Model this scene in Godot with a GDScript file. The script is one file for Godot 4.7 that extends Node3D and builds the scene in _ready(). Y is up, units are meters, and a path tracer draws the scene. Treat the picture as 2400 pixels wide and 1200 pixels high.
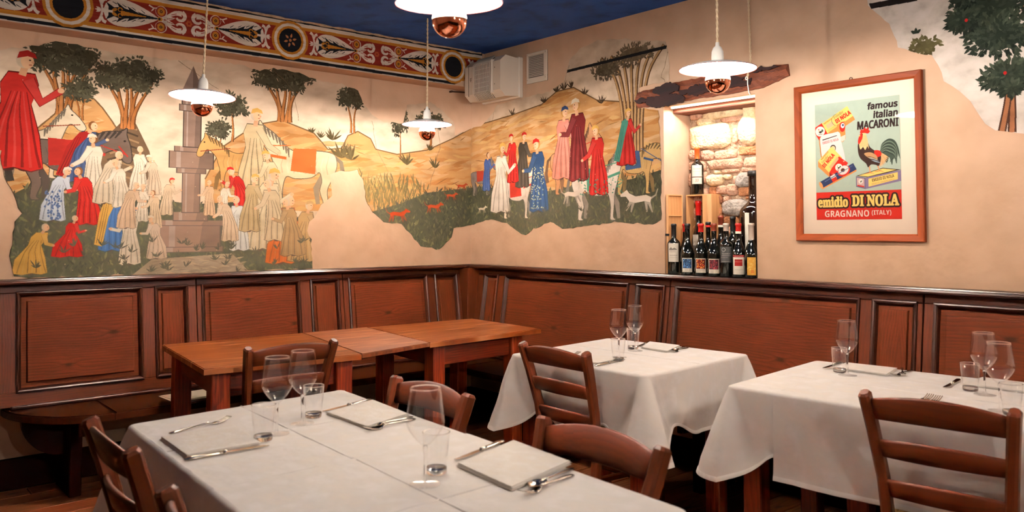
extends Node3D
# A trattoria corner: painted walls, panelled wall benches, laid tables. Metres, y up; the room corner is at the origin.
# back wall: plane z = 0 (x < 0). right wall: plane x = 0 (z > 0).

const CEIL := 2.735
const RAIL := 1.11
const LAMP_Y := 2.047
const LIGHT := Color(1.0, 0.972, 0.955)
var rng := RandomNumberGenerator.new()
var counts := {}
var M := {}


func _ready() -> void:
	rng.seed = 20240611
	# camera
	var cam := Camera3D.new()
	cam.name = "camera"
	cam.position = Vector3(-3.89, 1.37, 5.047)
	cam.rotation_degrees = Vector3(2.7, -40.5, 0.0)
	cam.projection = Camera3D.PROJECTION_FRUSTUM
	cam.near = 0.05
	cam.far = 60.0
	cam.size = 2.0 * 0.05 * 600.0 / 1905.0
	cam.frustum_offset = Vector2(0.0, -0.05 * 150.0 / 1905.0)
	var lens := CameraAttributesPhysical.new()
	lens.frustum_focal_length = 35.0
	lens.exposure_aperture = 5.0
	lens.frustum_focus_distance = 5.2
	cam.attributes = lens
	add_child(cam)
	cam.current = true
	# surroundings and exposure
	var env := Environment.new()
	env.background_mode = Environment.BG_COLOR
	env.background_color = Color(0.02, 0.017, 0.015)
	env.tonemap_mode = Environment.TONE_MAPPER_LINEAR
	env.tonemap_exposure = 2.2
	env.sdfgi_enabled = true
	env.ssao_enabled = true
	env.ssil_enabled = true
	var we := WorldEnvironment.new()
	we.name = "world_environment"
	we.environment = env
	add_child(we)

	make_materials()
	build_shell()
	build_floor()
	build_beam()
	build_paintings()
	build_panelling()
	build_benches()
	build_niche()
	build_tables()
	build_chairs()
	build_lamps()
	build_poster()
	build_fittings()
	build_bottles()
	build_settings()


# ------------------------------------------------------------------ naming

func nm(parent: Node, called: String) -> String:
	var k := str(parent.get_instance_id()) + called
	var n: int = counts.get(k, 0)
	counts[k] = n + 1
	return called if n == 0 else "%s_%03d" % [called, n]


func thing(called: String, label: String, category: String, at := Vector3.ZERO, turn := 0.0, group := "") -> Node3D:
	var o := Node3D.new()
	o.name = nm(self, called)
	add_child(o)
	o.position = at
	o.rotation.y = turn
	tag(o, label, category, group)
	return o


func tag(o: Node, label: String, category: String, group := "") -> void:
	o.set_meta("label", label)
	o.set_meta("category", category)
	if group != "":
		o.set_meta("group", group)


func part(called: String, st: SurfaceTool, m: Material, parent: Node) -> MeshInstance3D:
	var o := MeshInstance3D.new()
	o.name = nm(parent, called)
	st.generate_normals()
	o.mesh = st.commit()
	o.material_override = m
	parent.add_child(o)
	return o


func shared(called: String, mesh: Mesh, m: Material, parent: Node) -> MeshInstance3D:
	var o := MeshInstance3D.new()
	o.name = nm(parent, called)
	o.mesh = mesh
	o.material_override = m
	parent.add_child(o)
	return o


func struct(called: String, st: SurfaceTool, m: Material, label := "") -> MeshInstance3D:
	var o := part(called, st, m, self)
	o.set_meta("kind", "structure")
	if label != "":
		o.set_meta("label", label)
	return o


func copy(src: Node3D, at: Vector3, turn: float, label: String, called: String) -> Node3D:
	var c: Node3D = src.duplicate()
	c.name = nm(self, called)
	add_child(c)
	c.position = at
	c.rotation.y = turn
	c.set_meta("label", label)
	return c


# ------------------------------------------------------------------ mesh tools

func S(smooth := false) -> SurfaceTool:
	var st := SurfaceTool.new()
	st.begin(Mesh.PRIMITIVE_TRIANGLES)
	st.set_smooth_group(0 if smooth else -1)
	return st


func tri(st: SurfaceTool, a: Vector3, b: Vector3, c: Vector3, ua := Vector2.ZERO, ub := Vector2.ZERO, uc := Vector2.ZERO) -> void:
	st.set_uv(ua)
	st.add_vertex(a)
	st.set_uv(uc)
	st.add_vertex(c)
	st.set_uv(ub)
	st.add_vertex(b)


func quad(st: SurfaceTool, a: Vector3, b: Vector3, c: Vector3, d: Vector3, ua := Vector2.ZERO, ub := Vector2.ZERO, uc := Vector2.ZERO, ud := Vector2.ZERO) -> void:
	tri(st, a, b, c, ua, ub, uc)
	tri(st, a, c, d, ua, uc, ud)


func face(st: SurfaceTool, p: Array, uv: Array, out: Vector3) -> void:
	var n: Vector3 = (p[1] - p[0]).cross(p[2] - p[0])
	var flip := n.dot(out) < 0.0
	for i in range(1, p.size() - 1):
		if flip:
			tri(st, p[0], p[i + 1], p[i], uv[0], uv[i + 1], uv[i])
		else:
			tri(st, p[0], p[i], p[i + 1], uv[0], uv[i], uv[i + 1])


# a box with chamfered edges; texture runs along its longest side
func box(st: SurfaceTool, T: Transform3D, size: Vector3, bev := 0.003) -> void:
	var h := size * 0.5
	bev = minf(bev, minf(h.x, minf(h.y, h.z)) * 0.8)
	var la := size.max_axis_index()
	var o := Vector2(rng.randf() * 3.0, rng.randf() * 3.0)
	var uvf := func(p: Vector3) -> Vector2:
		var s := p.x + p.y + p.z - p[la]
		return Vector2(p[la], s) + o
	var V := func(sx: int, sy: int, sz: int, ax: int) -> Vector3:
		var p := Vector3(sx * (h.x - bev), sy * (h.y - bev), sz * (h.z - bev))
		p[ax] = [sx, sy, sz][ax] * h[ax]
		return p
	var put := func(pts: Array, out: Vector3) -> void:
		var q := []
		var u := []
		for p in pts:
			q.append(T * p)
			u.append(uvf.call(p))
		face(st, q, u, T.basis * out)
	for ax in 3:
		var b1 := (ax + 1) % 3
		var b2 := (ax + 2) % 3
		for s in [-1, 1]:
			var pts := []
			for k in [[-1, -1], [1, -1], [1, 1], [-1, 1]]:
				var sg := [0, 0, 0]
				sg[ax] = s
				sg[b1] = k[0]
				sg[b2] = k[1]
				pts.append(V.call(sg[0], sg[1], sg[2], ax))
			var out := Vector3.ZERO
			out[ax] = s
			put.call(pts, out)
		if bev <= 0.0:
			continue
		for s1 in [-1, 1]:
			for s2 in [-1, 1]:
				var pts := []
				for k in [[-1, b1], [1, b1], [1, b2], [-1, b2]]:
					var sg := [0, 0, 0]
					sg[ax] = k[0]
					sg[b1] = s1
					sg[b2] = s2
					pts.append(V.call(sg[0], sg[1], sg[2], k[1]))
				var out := Vector3.ZERO
				out[b1] = s1
				out[b2] = s2
				put.call(pts, out)
	if bev > 0.0:
		for sx in [-1, 1]:
			for sy in [-1, 1]:
				for sz in [-1, 1]:
					put.call([V.call(sx, sy, sz, 0), V.call(sx, sy, sz, 1), V.call(sx, sy, sz, 2)], Vector3(sx, sy, sz))


func at(x: float, y: float, z: float) -> Transform3D:
	return Transform3D(Basis.IDENTITY, Vector3(x, y, z))


# box between two corners
func bx(st: SurfaceTool, a: Vector3, b: Vector3, bev := 0.003) -> void:
	box(st, at((a.x + b.x) / 2.0, (a.y + b.y) / 2.0, (a.z + b.z) / 2.0), (b - a).abs(), bev)


# one ring of points per station, joined along a path
func sweep(st: SurfaceTool, pts: Array, profs: Array, up := Vector3.UP, caps := true) -> void:
	var n := pts.size()
	var rings := []
	var along := 0.0
	var alongs := []
	for i in n:
		var t: Vector3 = (pts[mini(i + 1, n - 1)] - pts[maxi(i - 1, 0)]).normalized()
		var u: Vector3 = (up - t * up.dot(t)).normalized()
		var s := u.cross(t)
		var ring := []
		var pr: PackedVector2Array = profs[i] if profs.size() > 1 else profs[0]
		for q in pr:
			ring.append(pts[i] + s * q.x + u * q.y)
		rings.append(ring)
		if i > 0:
			along += (pts[i] - pts[i - 1]).length()
		alongs.append(along)
	var m: int = rings[0].size()
	var o := Vector2(rng.randf() * 3.0, rng.randf() * 3.0)
	for i in n - 1:
		var v := 0.0
		for j in m:
			var k := (j + 1) % m
			var dv: float = (rings[i][k] - rings[i][j]).length()
			quad(st, rings[i][j], rings[i][k], rings[i + 1][k], rings[i + 1][j], o + Vector2(alongs[i], v), o + Vector2(alongs[i], v + dv), o + Vector2(alongs[i + 1], v + dv), o + Vector2(alongs[i + 1], v))
			v += dv
	if caps:
		for e in [0, n - 1]:
			var c := Vector3.ZERO
			for q in rings[e]:
				c += q
			c /= m
			for j in m:
				var k := (j + 1) % m
				if e == 0:
					tri(st, c, rings[e][k], rings[e][j], o, o, o)
				else:
					tri(st, c, rings[e][j], rings[e][k], o, o, o)


func circle(r: float, n := 10, ry := -1.0) -> PackedVector2Array:
	var a := PackedVector2Array()
	for i in n:
		var t := TAU * i / n
		a.append(Vector2(cos(t) * r, sin(t) * (r if ry < 0.0 else ry)))
	return a


func rrect(w: float, h: float, r: float) -> PackedVector2Array:
	var a := PackedVector2Array()
	for k in [[1, -1], [1, 1], [-1, 1], [-1, -1]]:
		var c := Vector2(k[0] * (w / 2.0 - r), k[1] * (h / 2.0 - r))
		if k[0] == k[1]:
			a.append(c + Vector2(k[0] * r, 0))
			a.append(c + Vector2(0, k[1] * r))
		else:
			a.append(c + Vector2(0, k[1] * r))
			a.append(c + Vector2(k[0] * r, 0))
	return a


func tube(st: SurfaceTool, pts: Array, r: float, n := 8, up := Vector3.UP) -> void:
	sweep(st, pts, [circle(r, n)], up)


func lathe(st: SurfaceTool, prof: PackedVector2Array, n := 32, T := Transform3D.IDENTITY) -> void:
	for i in prof.size() - 1:
		for j in n:
			var a0 := TAU * j / n
			var a1 := TAU * (j + 1) / n
			var p := prof[i]
			var q := prof[i + 1]
			var A := T * Vector3(p.x * cos(a0), p.y, p.x * sin(a0))
			var B := T * Vector3(q.x * cos(a0), q.y, q.x * sin(a0))
			var C := T * Vector3(q.x * cos(a1), q.y, q.x * sin(a1))
			var D := T * Vector3(p.x * cos(a1), p.y, p.x * sin(a1))
			if p.x < 1e-6:
				tri(st, A, B, C)
			elif q.x < 1e-6:
				tri(st, A, B, D)
			else:
				quad(st, A, B, C, D)


func prism(st: SurfaceTool, poly: PackedVector2Array, z0: float, z1: float, T := Transform3D.IDENTITY, uvs: Variant = null) -> void:
	if Geometry2D.is_polygon_clockwise(poly):
		poly.reverse()
	var idx := Geometry2D.triangulate_polygon(poly)
	var uv := func(p: Vector2) -> Vector2:
		return uvs.call(p) if uvs != null else p
	for k in range(0, idx.size(), 3):
		var a := poly[idx[k]]
		var b := poly[idx[k + 1]]
		var c := poly[idx[k + 2]]
		face(st, [T * Vector3(a.x, a.y, z1), T * Vector3(b.x, b.y, z1), T * Vector3(c.x, c.y, z1)], [uv.call(a), uv.call(b), uv.call(c)], T.basis * Vector3(0, 0, z1 - z0))
		face(st, [T * Vector3(a.x, a.y, z0), T * Vector3(b.x, b.y, z0), T * Vector3(c.x, c.y, z0)], [uv.call(a), uv.call(b), uv.call(c)], T.basis * Vector3(0, 0, z0 - z1))
	for i in poly.size():
		var a := poly[i]
		var b := poly[(i + 1) % poly.size()]
		var d := b - a
		var out := Vector3(d.y, -d.x, 0.0)
		face(st, [T * Vector3(a.x, a.y, z0), T * Vector3(b.x, b.y, z0), T * Vector3(b.x, b.y, z1), T * Vector3(a.x, a.y, z1)], [uv.call(a), uv.call(b), uv.call(b), uv.call(a)], T.basis * out)


func grid(st: SurfaceTool, nu: int, nv: int, f: Callable) -> void:
	var P := []
	for i in nu + 1:
		var row := PackedVector3Array()
		for j in nv + 1:
			row.append(f.call(float(i) / nu, float(j) / nv))
		P.append(row)
	for i in nu:
		for j in nv:
			quad(st, P[i][j], P[i + 1][j], P[i + 1][j + 1], P[i][j + 1], Vector2(i, j) / Vector2(nu, nv), Vector2(i + 1, j) / Vector2(nu, nv), Vector2(i + 1, j + 1) / Vector2(nu, nv), Vector2(i, j + 1) / Vector2(nu, nv))


func v2(a: Array) -> PackedVector2Array:
	var p := PackedVector2Array()
	for i in range(0, a.size(), 2):
		p.append(Vector2(a[i], a[i + 1]))
	return p


# a Catmull-Rom curve through points, closed or open
func curve2(p: PackedVector2Array, closed := true, k := 5) -> PackedVector2Array:
	var o := PackedVector2Array()
	var n := p.size()
	for i in (n if closed else n - 1):
		var a := p[(i - 1 + n) % n] if closed else p[maxi(i - 1, 0)]
		var b := p[i]
		var c := p[(i + 1) % n]
		var d := p[(i + 2) % n] if closed else p[mini(i + 2, n - 1)]
		for j in k:
			o.append(b.cubic_interpolate(c, a, d, float(j) / k))
	if not closed:
		o.append(p[n - 1])
	return o


# roughen a polygon's edge like broken plaster
func ragged(p: PackedVector2Array, step: float, amount: float, seed_: int) -> PackedVector2Array:
	var n := FastNoiseLite.new()
	n.seed = seed_
	n.frequency = 14.0
	var o := PackedVector2Array()
	for i in p.size():
		var a := p[i]
		var b := p[(i + 1) % p.size()]
		var m := maxi(1, int(a.distance_to(b) / step))
		for j in m:
			var q := a.lerp(b, float(j) / m)
			o.append(q + Vector2(n.get_noise_2d(q.x, q.y), n.get_noise_2d(q.x + 9.0, q.y + 5.0)) * amount)
	return o


# ------------------------------------------------------------------ materials

func flat(key: String, c: Color, rough := 0.6, metal := 0.0, spec := 0.5) -> StandardMaterial3D:
	var m := StandardMaterial3D.new()
	m.resource_name = key
	m.albedo_color = c
	m.roughness = rough
	m.metallic = metal
	m.metallic_specular = spec
	M[key] = m
	return m


func noise(freq: float, seed_: int, oct := 4) -> FastNoiseLite:
	var n := FastNoiseLite.new()
	n.noise_type = FastNoiseLite.TYPE_SIMPLEX_SMOOTH
	n.frequency = freq
	n.seed = seed_
	n.fractal_octaves = oct
	return n


func noise_tex(freq: float, seed_: int, ramp: Array, size := 512, oct := 4) -> NoiseTexture2D:
	var t := NoiseTexture2D.new()
	t.width = size
	t.height = size
	t.seamless = true
	t.generate_mipmaps = false
	t.noise = noise(freq, seed_, oct)
	var g := Gradient.new()
	g.offsets = PackedFloat32Array([0.0, 0.5, 1.0])
	g.colors = PackedColorArray(ramp)
	t.color_ramp = g
	return t


# plaster-like surface: blotches by world position, and a little relief
func plaster(key: String, c: Color, seed_: int, dark := 0.86, rough := 0.9, scale := 0.6, relief := 0.25) -> StandardMaterial3D:
	var m := flat(key, c, rough, 0.0, 0.25)
	m.albedo_texture = noise_tex(0.012, seed_, [Color(dark, dark * 0.985, dark * 0.96), Color(0.97, 0.965, 0.955), Color(1, 1, 1)])
	m.heightmap_enabled = true
	m.heightmap_texture = noise_tex(0.03, seed_ + 7, [Color.BLACK, Color(0.5, 0.5, 0.5), Color.WHITE], 512, 5)
	m.heightmap_scale = relief
	m.uv1_triplanar = true
	m.uv1_world_triplanar = true
	m.uv1_scale = Vector3.ONE * scale
	return m


# plain-sawn wood: grain runs along u; the picture is mirrored so that it repeats without seams (2.4 m by 1.2 m)
func wood_image(seed_: int, light: Color, dark: Color, rings: float, streak: float, wear: float, knots: int) -> Image:
	var w := 512
	var h := 256
	var na := noise(1.0, seed_, 3)
	var nb := noise(1.0, seed_ + 1, 2)
	var nc := noise(1.0, seed_ + 2, 3)
	var kn := []
	var r := RandomNumberGenerator.new()
	r.seed = seed_ * 31 + 5
	for k in knots:
		kn.append(Vector3(r.randf_range(0.1, 1.1), r.randf_range(0.05, 0.55), r.randf_range(0.006, 0.012)))
	var buf := PackedByteArray()
	buf.resize(w * h * 3)
	var at_ := 0
	var pale := light.lightened(0.25)
	for j in h:
		var y := 0.6 * j / h
		for i in w:
			var x := 1.2 * i / w
			var yy := y + 0.022 * na.get_noise_2d(x * 0.8, y * 2.2) + 0.006 * na.get_noise_2d(x * 4.0 + 7.0, y * 7.0)
			var kd := 0.0
			for k in kn:
				var dx: float = (x - k.x) * 0.45
				var dy: float = y - k.y
				var d := sqrt(dx * dx + dy * dy)
				yy += 0.02 * signf(dy) * exp(-d * d / (k.z * k.z * 9.0))
				kd = maxf(kd, exp(-d * d / (k.z * k.z)))
			var q := yy * rings + 2.6 * nb.get_noise_2d(x * 0.6, y * 2.4)
			q -= floorf(q)
			var ring := q * q * (1.0 if q < 0.92 else (1.0 - q) * 12.5)
			var fine := 0.5 + 0.5 * nc.get_noise_2d(x * 5.0, y * 150.0)
			var t := clampf(0.36 * ring + streak * fine + 0.18 * nb.get_noise_2d(x * 2.0 + 3.0, y * 5.0) + kd * 0.9, 0.0, 1.0)
			var c := light.lerp(dark, t)
			if wear > 0.0:
				c = c.lerp(pale, wear * smoothstep(0.0, 0.5, 0.7 * na.get_noise_2d(x * 1.6 + 20.0, y * 9.0) + 0.5 * nc.get_noise_2d(x * 2.5, y * 60.0)))
			buf[at_] = int(c.r * 255.0)
			buf[at_ + 1] = int(c.g * 255.0)
			buf[at_ + 2] = int(c.b * 255.0)
			at_ += 3
	var q0 := Image.create_from_data(w, h, false, Image.FORMAT_RGB8, buf)
	var out := Image.create(w * 2, h * 2, false, Image.FORMAT_RGB8)
	out.blit_rect(q0, Rect2i(0, 0, w, h), Vector2i(0, 0))
	q0.flip_x()
	out.blit_rect(q0, Rect2i(0, 0, w, h), Vector2i(w, 0))
	q0.flip_y()
	out.blit_rect(q0, Rect2i(0, 0, w, h), Vector2i(w, h))
	q0.flip_x()
	out.blit_rect(q0, Rect2i(0, 0, w, h), Vector2i(0, h))
	return out


func wood(key: String, seed_: int, light: Color, dark: Color, rings := 22.0, streak := 0.3, rough := 0.4, wear := 0.0, knots := 2, coat := 0.0) -> StandardMaterial3D:
	var m := flat(key, Color.WHITE, rough)
	var t := ImageTexture.create_from_image(wood_image(seed_, light, dark, rings, streak, wear, knots))
	m.albedo_texture = t
	m.uv1_scale = Vector3(1.0 / 2.4, 1.0 / 1.2, 1.0)
	m.heightmap_enabled = true
	m.heightmap_texture = t
	m.heightmap_scale = 0.025
	if coat > 0.0:
		m.clearcoat_enabled = true
		m.clearcoat = coat
		m.clearcoat_roughness = 0.22
	return m


# the same wood in another tone
func tint(key: String, of: String, c: Color, rough := -1.0) -> StandardMaterial3D:
	var m: StandardMaterial3D = M[of].duplicate()
	m.resource_name = key
	m.albedo_color = c
	if rough >= 0.0:
		m.roughness = rough
	M[key] = m
	return m


func make_materials() -> void:
	plaster("wall_plaster", Color8(188, 154, 126), 11, 0.93)
	plaster("jamb_plaster", Color8(236, 228, 214), 12, 0.92)
	plaster("mortar", Color8(190, 160, 132), 13, 0.7, 0.95, 2.0, 1.5)
	plaster("ceiling_paint", Color8(46, 84, 156), 14, 0.75, 0.8, 0.7, 0.2)
	plaster("beam_plaster", Color8(186, 152, 126), 15, 0.92)
	var c: StandardMaterial3D = plaster("cloth", Color8(246, 242, 238), 16, 0.985, 0.95, 1.6, 0.12)
	c.heightmap_texture = noise_tex(0.008, 23, [Color.BLACK, Color(0.5, 0.5, 0.5), Color.WHITE], 512, 4)
	c.heightmap_scale = 0.3
	c.rim_enabled = true
	c.rim = 0.15
	plaster("napkin_cloth", Color8(246, 241, 234), 17, 0.97, 0.95, 3.0, 0.1)
	wood("panel_wood", 21, Color8(62, 24, 9), Color8(25, 8, 3), 64.0, 0.5, 0.5, 0.0, 3)
	M.panel_wood.metallic_specular = 0.1
	tint("frame_wood", "panel_wood", Color(0.98, 0.96, 0.95), 0.42)
	M.frame_wood.metallic_specular = 0.17
	tint("rail_wood", "panel_wood", Color(0.78, 0.72, 0.7), 0.3)
	M.rail_wood.metallic_specular = 0.35
	tint("bench_wood", "panel_wood", Color(0.85, 0.9, 0.95), 0.36)
	tint("dark_wood", "panel_wood", Color(0.4, 0.34, 0.32), 0.5)
	wood("table_wood", 31, Color8(194, 106, 46), Color8(84, 33, 12), 50.0, 0.6, 0.3, 1.0, 2)
	tint("leaf_wood", "table_wood", Color(0.78, 0.78, 0.8), 0.5)
	tint("leg_wood", "table_wood", Color(0.76, 0.48, 0.36), 0.36)
	tint("apron_wood", "table_wood", Color(0.64, 0.4, 0.31), 0.4)
	wood("chair_wood", 41, Color8(68, 26, 11), Color8(30, 11, 5), 40.0, 0.3, 0.42, 0.0, 0, 0.0)
	M.chair_wood.metallic_specular = 0.2
	wood("floor_wood", 51, Color8(150, 84, 46), Color8(66, 32, 18), 44.0, 0.5, 0.6, 0.3, 4)
	M.floor_wood.metallic_specular = 0.25
	tint("floor_wood_dark", "floor_wood", Color(0.8, 0.76, 0.74))
	tint("floor_wood_red", "floor_wood", Color(0.95, 0.82, 0.76))
	wood("old_beam", 61, Color8(146, 74, 40), Color8(48, 24, 16), 34.0, 0.5, 0.8, 0.0, 5)
	tint("old_beam_dark", "old_beam", Color(0.36, 0.25, 0.22), 0.85)
	wood("crate_wood", 71, Color8(214, 160, 104), Color8(170, 112, 62), 18.0, 0.3, 0.6, 0.0, 1)
	wood("frame_orange", 81, Color8(138, 62, 24), Color8(86, 35, 13), 30.0, 0.35, 0.5, 0.0, 0)
	M.frame_orange.metallic_specular = 0.25
	flat("steel", Color(0.78, 0.75, 0.71), 0.16, 1.0)
	flat("porcelain", Color8(232, 224, 210), 0.25)
	flat("enamel", Color8(236, 232, 224), 0.2)
	flat("enamel_edge", Color8(120, 40, 30), 0.4)
	flat("cord", Color8(206, 180, 144), 0.9)
	flat("copper_mirror", Color(0.92, 0.62, 0.5), 0.06, 1.0)
	flat("plastic_cream", Color8(196, 180, 160), 0.5)
	flat("grille_dark", Color8(58, 40, 30), 0.8)
	flat("screw", Color8(70, 50, 38), 0.4, 0.8)
	flat("rush", Color8(176, 132, 74), 0.85)
	flat("paper", Color8(236, 226, 208), 0.9)
	flat("mat_board", Color8(212, 190, 166), 0.9)
	flat("black_metal", Color8(24, 22, 22), 0.4, 0.6)
	var g := flat("glass_sheet", Color(1, 1, 1, 0.0), 0.02, 0.0, 0.45)
	g.transparency = BaseMaterial3D.TRANSPARENCY_ALPHA
	g = flat("glass_solid", Color(1, 1, 1, 0.0), 0.02)
	g.refraction_enabled = true
	g.refraction_scale = 0.05
	flat("bottle_glass", Color8(12, 14, 10), 0.06, 0.0, 0.6)
	flat("bottle_brown", Color8(26, 13, 7), 0.06, 0.0, 0.6)
	flat("foil_black", Color8(20, 18, 18), 0.35, 0.3)
	flat("foil_red", Color8(196, 32, 22), 0.35, 0.1)
	flat("foil_orange", Color8(228, 92, 30), 0.4, 0.1)
	flat("foil_grey", Color8(196, 178, 160), 0.4, 0.3)
	flat("foil_brown", Color8(120, 48, 26), 0.4, 0.2)
	flat("wax_red", Color8(214, 28, 22), 0.3)
	flat("label_cream", Color8(232, 222, 200), 0.8)
	var w := flat("lamp_glow", Color8(255, 246, 230), 0.4)
	w.emission_enabled = true
	w.emission = Color8(255, 226, 190)
	w.emission_energy_multiplier = 2.2
	w = flat("bulb_glow", Color8(255, 246, 230), 0.2)
	w.emission_enabled = true
	w.emission = Color8(255, 232, 204)
	w.emission_energy_multiplier = 3.0
	w = flat("led_glow", Color8(255, 240, 220), 0.4)
	w.emission_enabled = true
	w.emission = Color8(255, 226, 190)
	w.emission_energy_multiplier = 3.0


# ------------------------------------------------------------------ a brush for flat prints and wall paintings

class Brush:
	var im: Image
	var k: float      # pixels per metre
	var o: Vector2    # left, top in metres
	var w: int
	var h: int
	var r := RandomNumberGenerator.new()

	func _init(size: Vector2, origin: Vector2, per_metre: float, ground: Color, seed_: int) -> void:
		k = per_metre
		o = origin
		w = int(size.x * k)
		h = int(size.y * k)
		im = Image.create(w, h, false, Image.FORMAT_RGB8)
		im.fill(ground)
		r.seed = seed_

	func uv(p: Vector2) -> Vector2:
		return Vector2((p.x - o.x) * k / w, (o.y - p.y) * k / h)

	func tex() -> ImageTexture:
		return ImageTexture.create_from_image(im)

	func poly(p: PackedVector2Array, c: Color) -> void:
		var n := p.size()
		var xs := PackedFloat32Array()
		var ys := PackedFloat32Array()
		var y0 := 1e9
		var y1 := -1e9
		for q in p:
			var y := (o.y - q.y) * k
			xs.append((q.x - o.x) * k)
			ys.append(y)
			y0 = minf(y0, y)
			y1 = maxf(y1, y)
		for row in range(maxi(0, int(ceilf(y0 - 0.5))), mini(h, int(floorf(y1 - 0.5)) + 1)):
			var yc := row + 0.5
			var hits := PackedFloat32Array()
			var j := n - 1
			for i in n:
				if (ys[i] > yc) != (ys[j] > yc):
					hits.append(xs[i] + (yc - ys[i]) * (xs[j] - xs[i]) / (ys[j] - ys[i]))
				j = i
			hits.sort()
			for i in range(0, hits.size() - 1, 2):
				var a := maxi(0, int(roundf(hits[i])))
				var b := mini(w, int(roundf(hits[i + 1])))
				if b > a:
					im.fill_rect(Rect2i(a, row, b - a, 1), c)

	func ell(c: Vector2, rx: float, ry: float, col: Color, turn := 0.0) -> void:
		var p := PackedVector2Array()
		for i in 18:
			var t := TAU * i / 18.0
			p.append(c + Vector2(cos(t) * rx, sin(t) * ry).rotated(turn))
		poly(p, col)

	# a tapering stroke through points
	func stroke(p: PackedVector2Array, w0: float, w1: float, col: Color) -> void:
		var n := p.size()
		var a := PackedVector2Array()
		var b := PackedVector2Array()
		for i in n:
			var t := (p[mini(i + 1, n - 1)] - p[maxi(i - 1, 0)]).normalized()
			var s := Vector2(-t.y, t.x) * lerpf(w0, w1, float(i) / maxf(1.0, n - 1)) * 0.5
			a.append(p[i] + s)
			b.append(p[i] - s)
		b.reverse()
		a.append_array(b)
		poly(a, col)

	func line(a: Vector2, b: Vector2, w0: float, w1: float, col: Color) -> void:
		stroke(PackedVector2Array([a, b]), w0, w1, col)

	func leaf(c: Vector2, ang: float, length: float, wide: float, col: Color) -> void:
		var d := Vector2.from_angle(ang)
		var s := Vector2(-d.y, d.x) * wide * 0.5
		poly(PackedVector2Array([c, c + d * length * 0.35 + s, c + d * length * 0.7 + s * 0.7, c + d * length, c + d * length * 0.7 - s * 0.7, c + d * length * 0.35 - s]), col)

	func arc(c: Vector2, rad: float, a0: float, a1: float, w0: float, w1: float, col: Color) -> void:
		var p := PackedVector2Array()
		for i in 13:
			p.append(c + Vector2.from_angle(lerpf(a0, a1, i / 12.0)) * rad)
		stroke(p, w0, w1, col)

	# lettering: the triangles of a TextMesh, filled in; fits a box of the given width and letter height
	func text(s: String, where: Vector2, height: float, col: Color, font := "Droid Sans", bold := true, turn := 0.0, squeeze := 1.0, grow := 0.0, slant := 0.0, width := -1.0) -> void:
		var f := SystemFont.new()
		f.font_names = PackedStringArray([font])
		f.font_weight = 700 if bold else 400
		var t := TextMesh.new()
		t.text = s
		t.font = f
		t.font_size = 64
		t.depth = 0.0
		t.pixel_size = 0.01
		var arr := t.get_mesh_arrays()
		var v: PackedVector3Array = arr[Mesh.ARRAY_VERTEX]
		var idx: PackedInt32Array = arr[Mesh.ARRAY_INDEX] if arr[Mesh.ARRAY_INDEX] != null else PackedInt32Array(range(v.size()))
		var lo := Vector2(1e9, 1e9)
		var hi := -lo
		for q in v:
			lo = lo.min(Vector2(q.x, q.y))
			hi = hi.max(Vector2(q.x, q.y))
		if v.is_empty():
			return
		var sc := height / (hi.y - lo.y)
		if width > 0.0:
			squeeze = width / ((hi.x - lo.x) * sc)
		var mid := (lo + hi) * 0.5
		var offs := [Vector2.ZERO]
		if grow > 0.0:
			for i in 14:
				offs.append(Vector2.from_angle(TAU * i / 14.0) * grow)
		for off in offs:
			for i in range(0, idx.size(), 3):
				var p := PackedVector2Array()
				for e in 3:
					var q := Vector2(v[idx[i + e]].x, v[idx[i + e]].y) - mid
					q = Vector2((q.x + q.y * slant) * squeeze, q.y) * sc
					p.append(where + q.rotated(turn) + off)
				poly(p, col)

	func jig(c: Color, d: float) -> Color:
		var t := r.randf_range(-d, d)
		return Color(clampf(c.r + t, 0, 1), clampf(c.g + t, 0, 1), clampf(c.b + t * 0.9, 0, 1))

	# -------- motifs

	func foliage(c: Vector2, rx: float, ry: float, col: Color, n: int, size: float) -> void:
		ell(c, rx * 0.78, ry * 0.74, jig(col, 0.02))
		for i in n:
			var a := r.randf() * TAU
			var d := sqrt(r.randf())
			var p := c + Vector2(cos(a) * rx, sin(a) * ry) * d
			var lift := 0.05 * (sin(a) * d) + (0.06 if r.randf() < 0.25 else 0.0)
			var q := Color(col.r + lift, col.g + lift * 1.05, col.b + lift * 0.8)
			leaf(p, a + r.randf_range(-1.0, 1.0), size * r.randf_range(0.6, 1.3), size * 0.45, jig(q, 0.05))

	func tree(foot: Vector2, height: float, wide: float, stems: int, green: Color, bark: Color, leafy := 240) -> void:
		for i in stems:
			var t := (i + 0.5) / stems - 0.5
			var top := foot + Vector2(t * wide * 0.7, height * 0.72)
			var p := PackedVector2Array()
			for j in 9:
				var s := j / 8.0
				p.append(foot + Vector2(t * wide * (0.18 + 0.55 * s * s) + sin(s * 5.0 + i * 2.0) * wide * 0.02, (top.y - foot.y) * s))
			stroke(p, wide * 0.075, wide * 0.03, bark.darkened(0.45))
			for j in p.size():
				p[j].x -= wide * 0.006
			stroke(p, wide * 0.048, wide * 0.018, jig(bark, 0.04))
		var lobes := 13 if stems > 1 else 8
		for i in lobes:
			var a := i * 2.4
			var d := sqrt((i + 0.4) / lobes)
			foliage(foot + Vector2(cos(a) * wide * 0.4 * d, height * (0.74 + 0.2 * sin(a) * d) + wide * 0.04), wide * r.randf_range(0.11, 0.16), height * r.randf_range(0.075, 0.115), jig(green, 0.03), leafy / lobes, 0.026)

	func tuft(p: Vector2, size: float, col: Color, n := 9) -> void:
		for i in n:
			leaf(p, PI / 2 + r.randf_range(-1.1, 1.1), size * r.randf_range(0.5, 1.1), size * 0.14, jig(col, 0.05))

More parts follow.
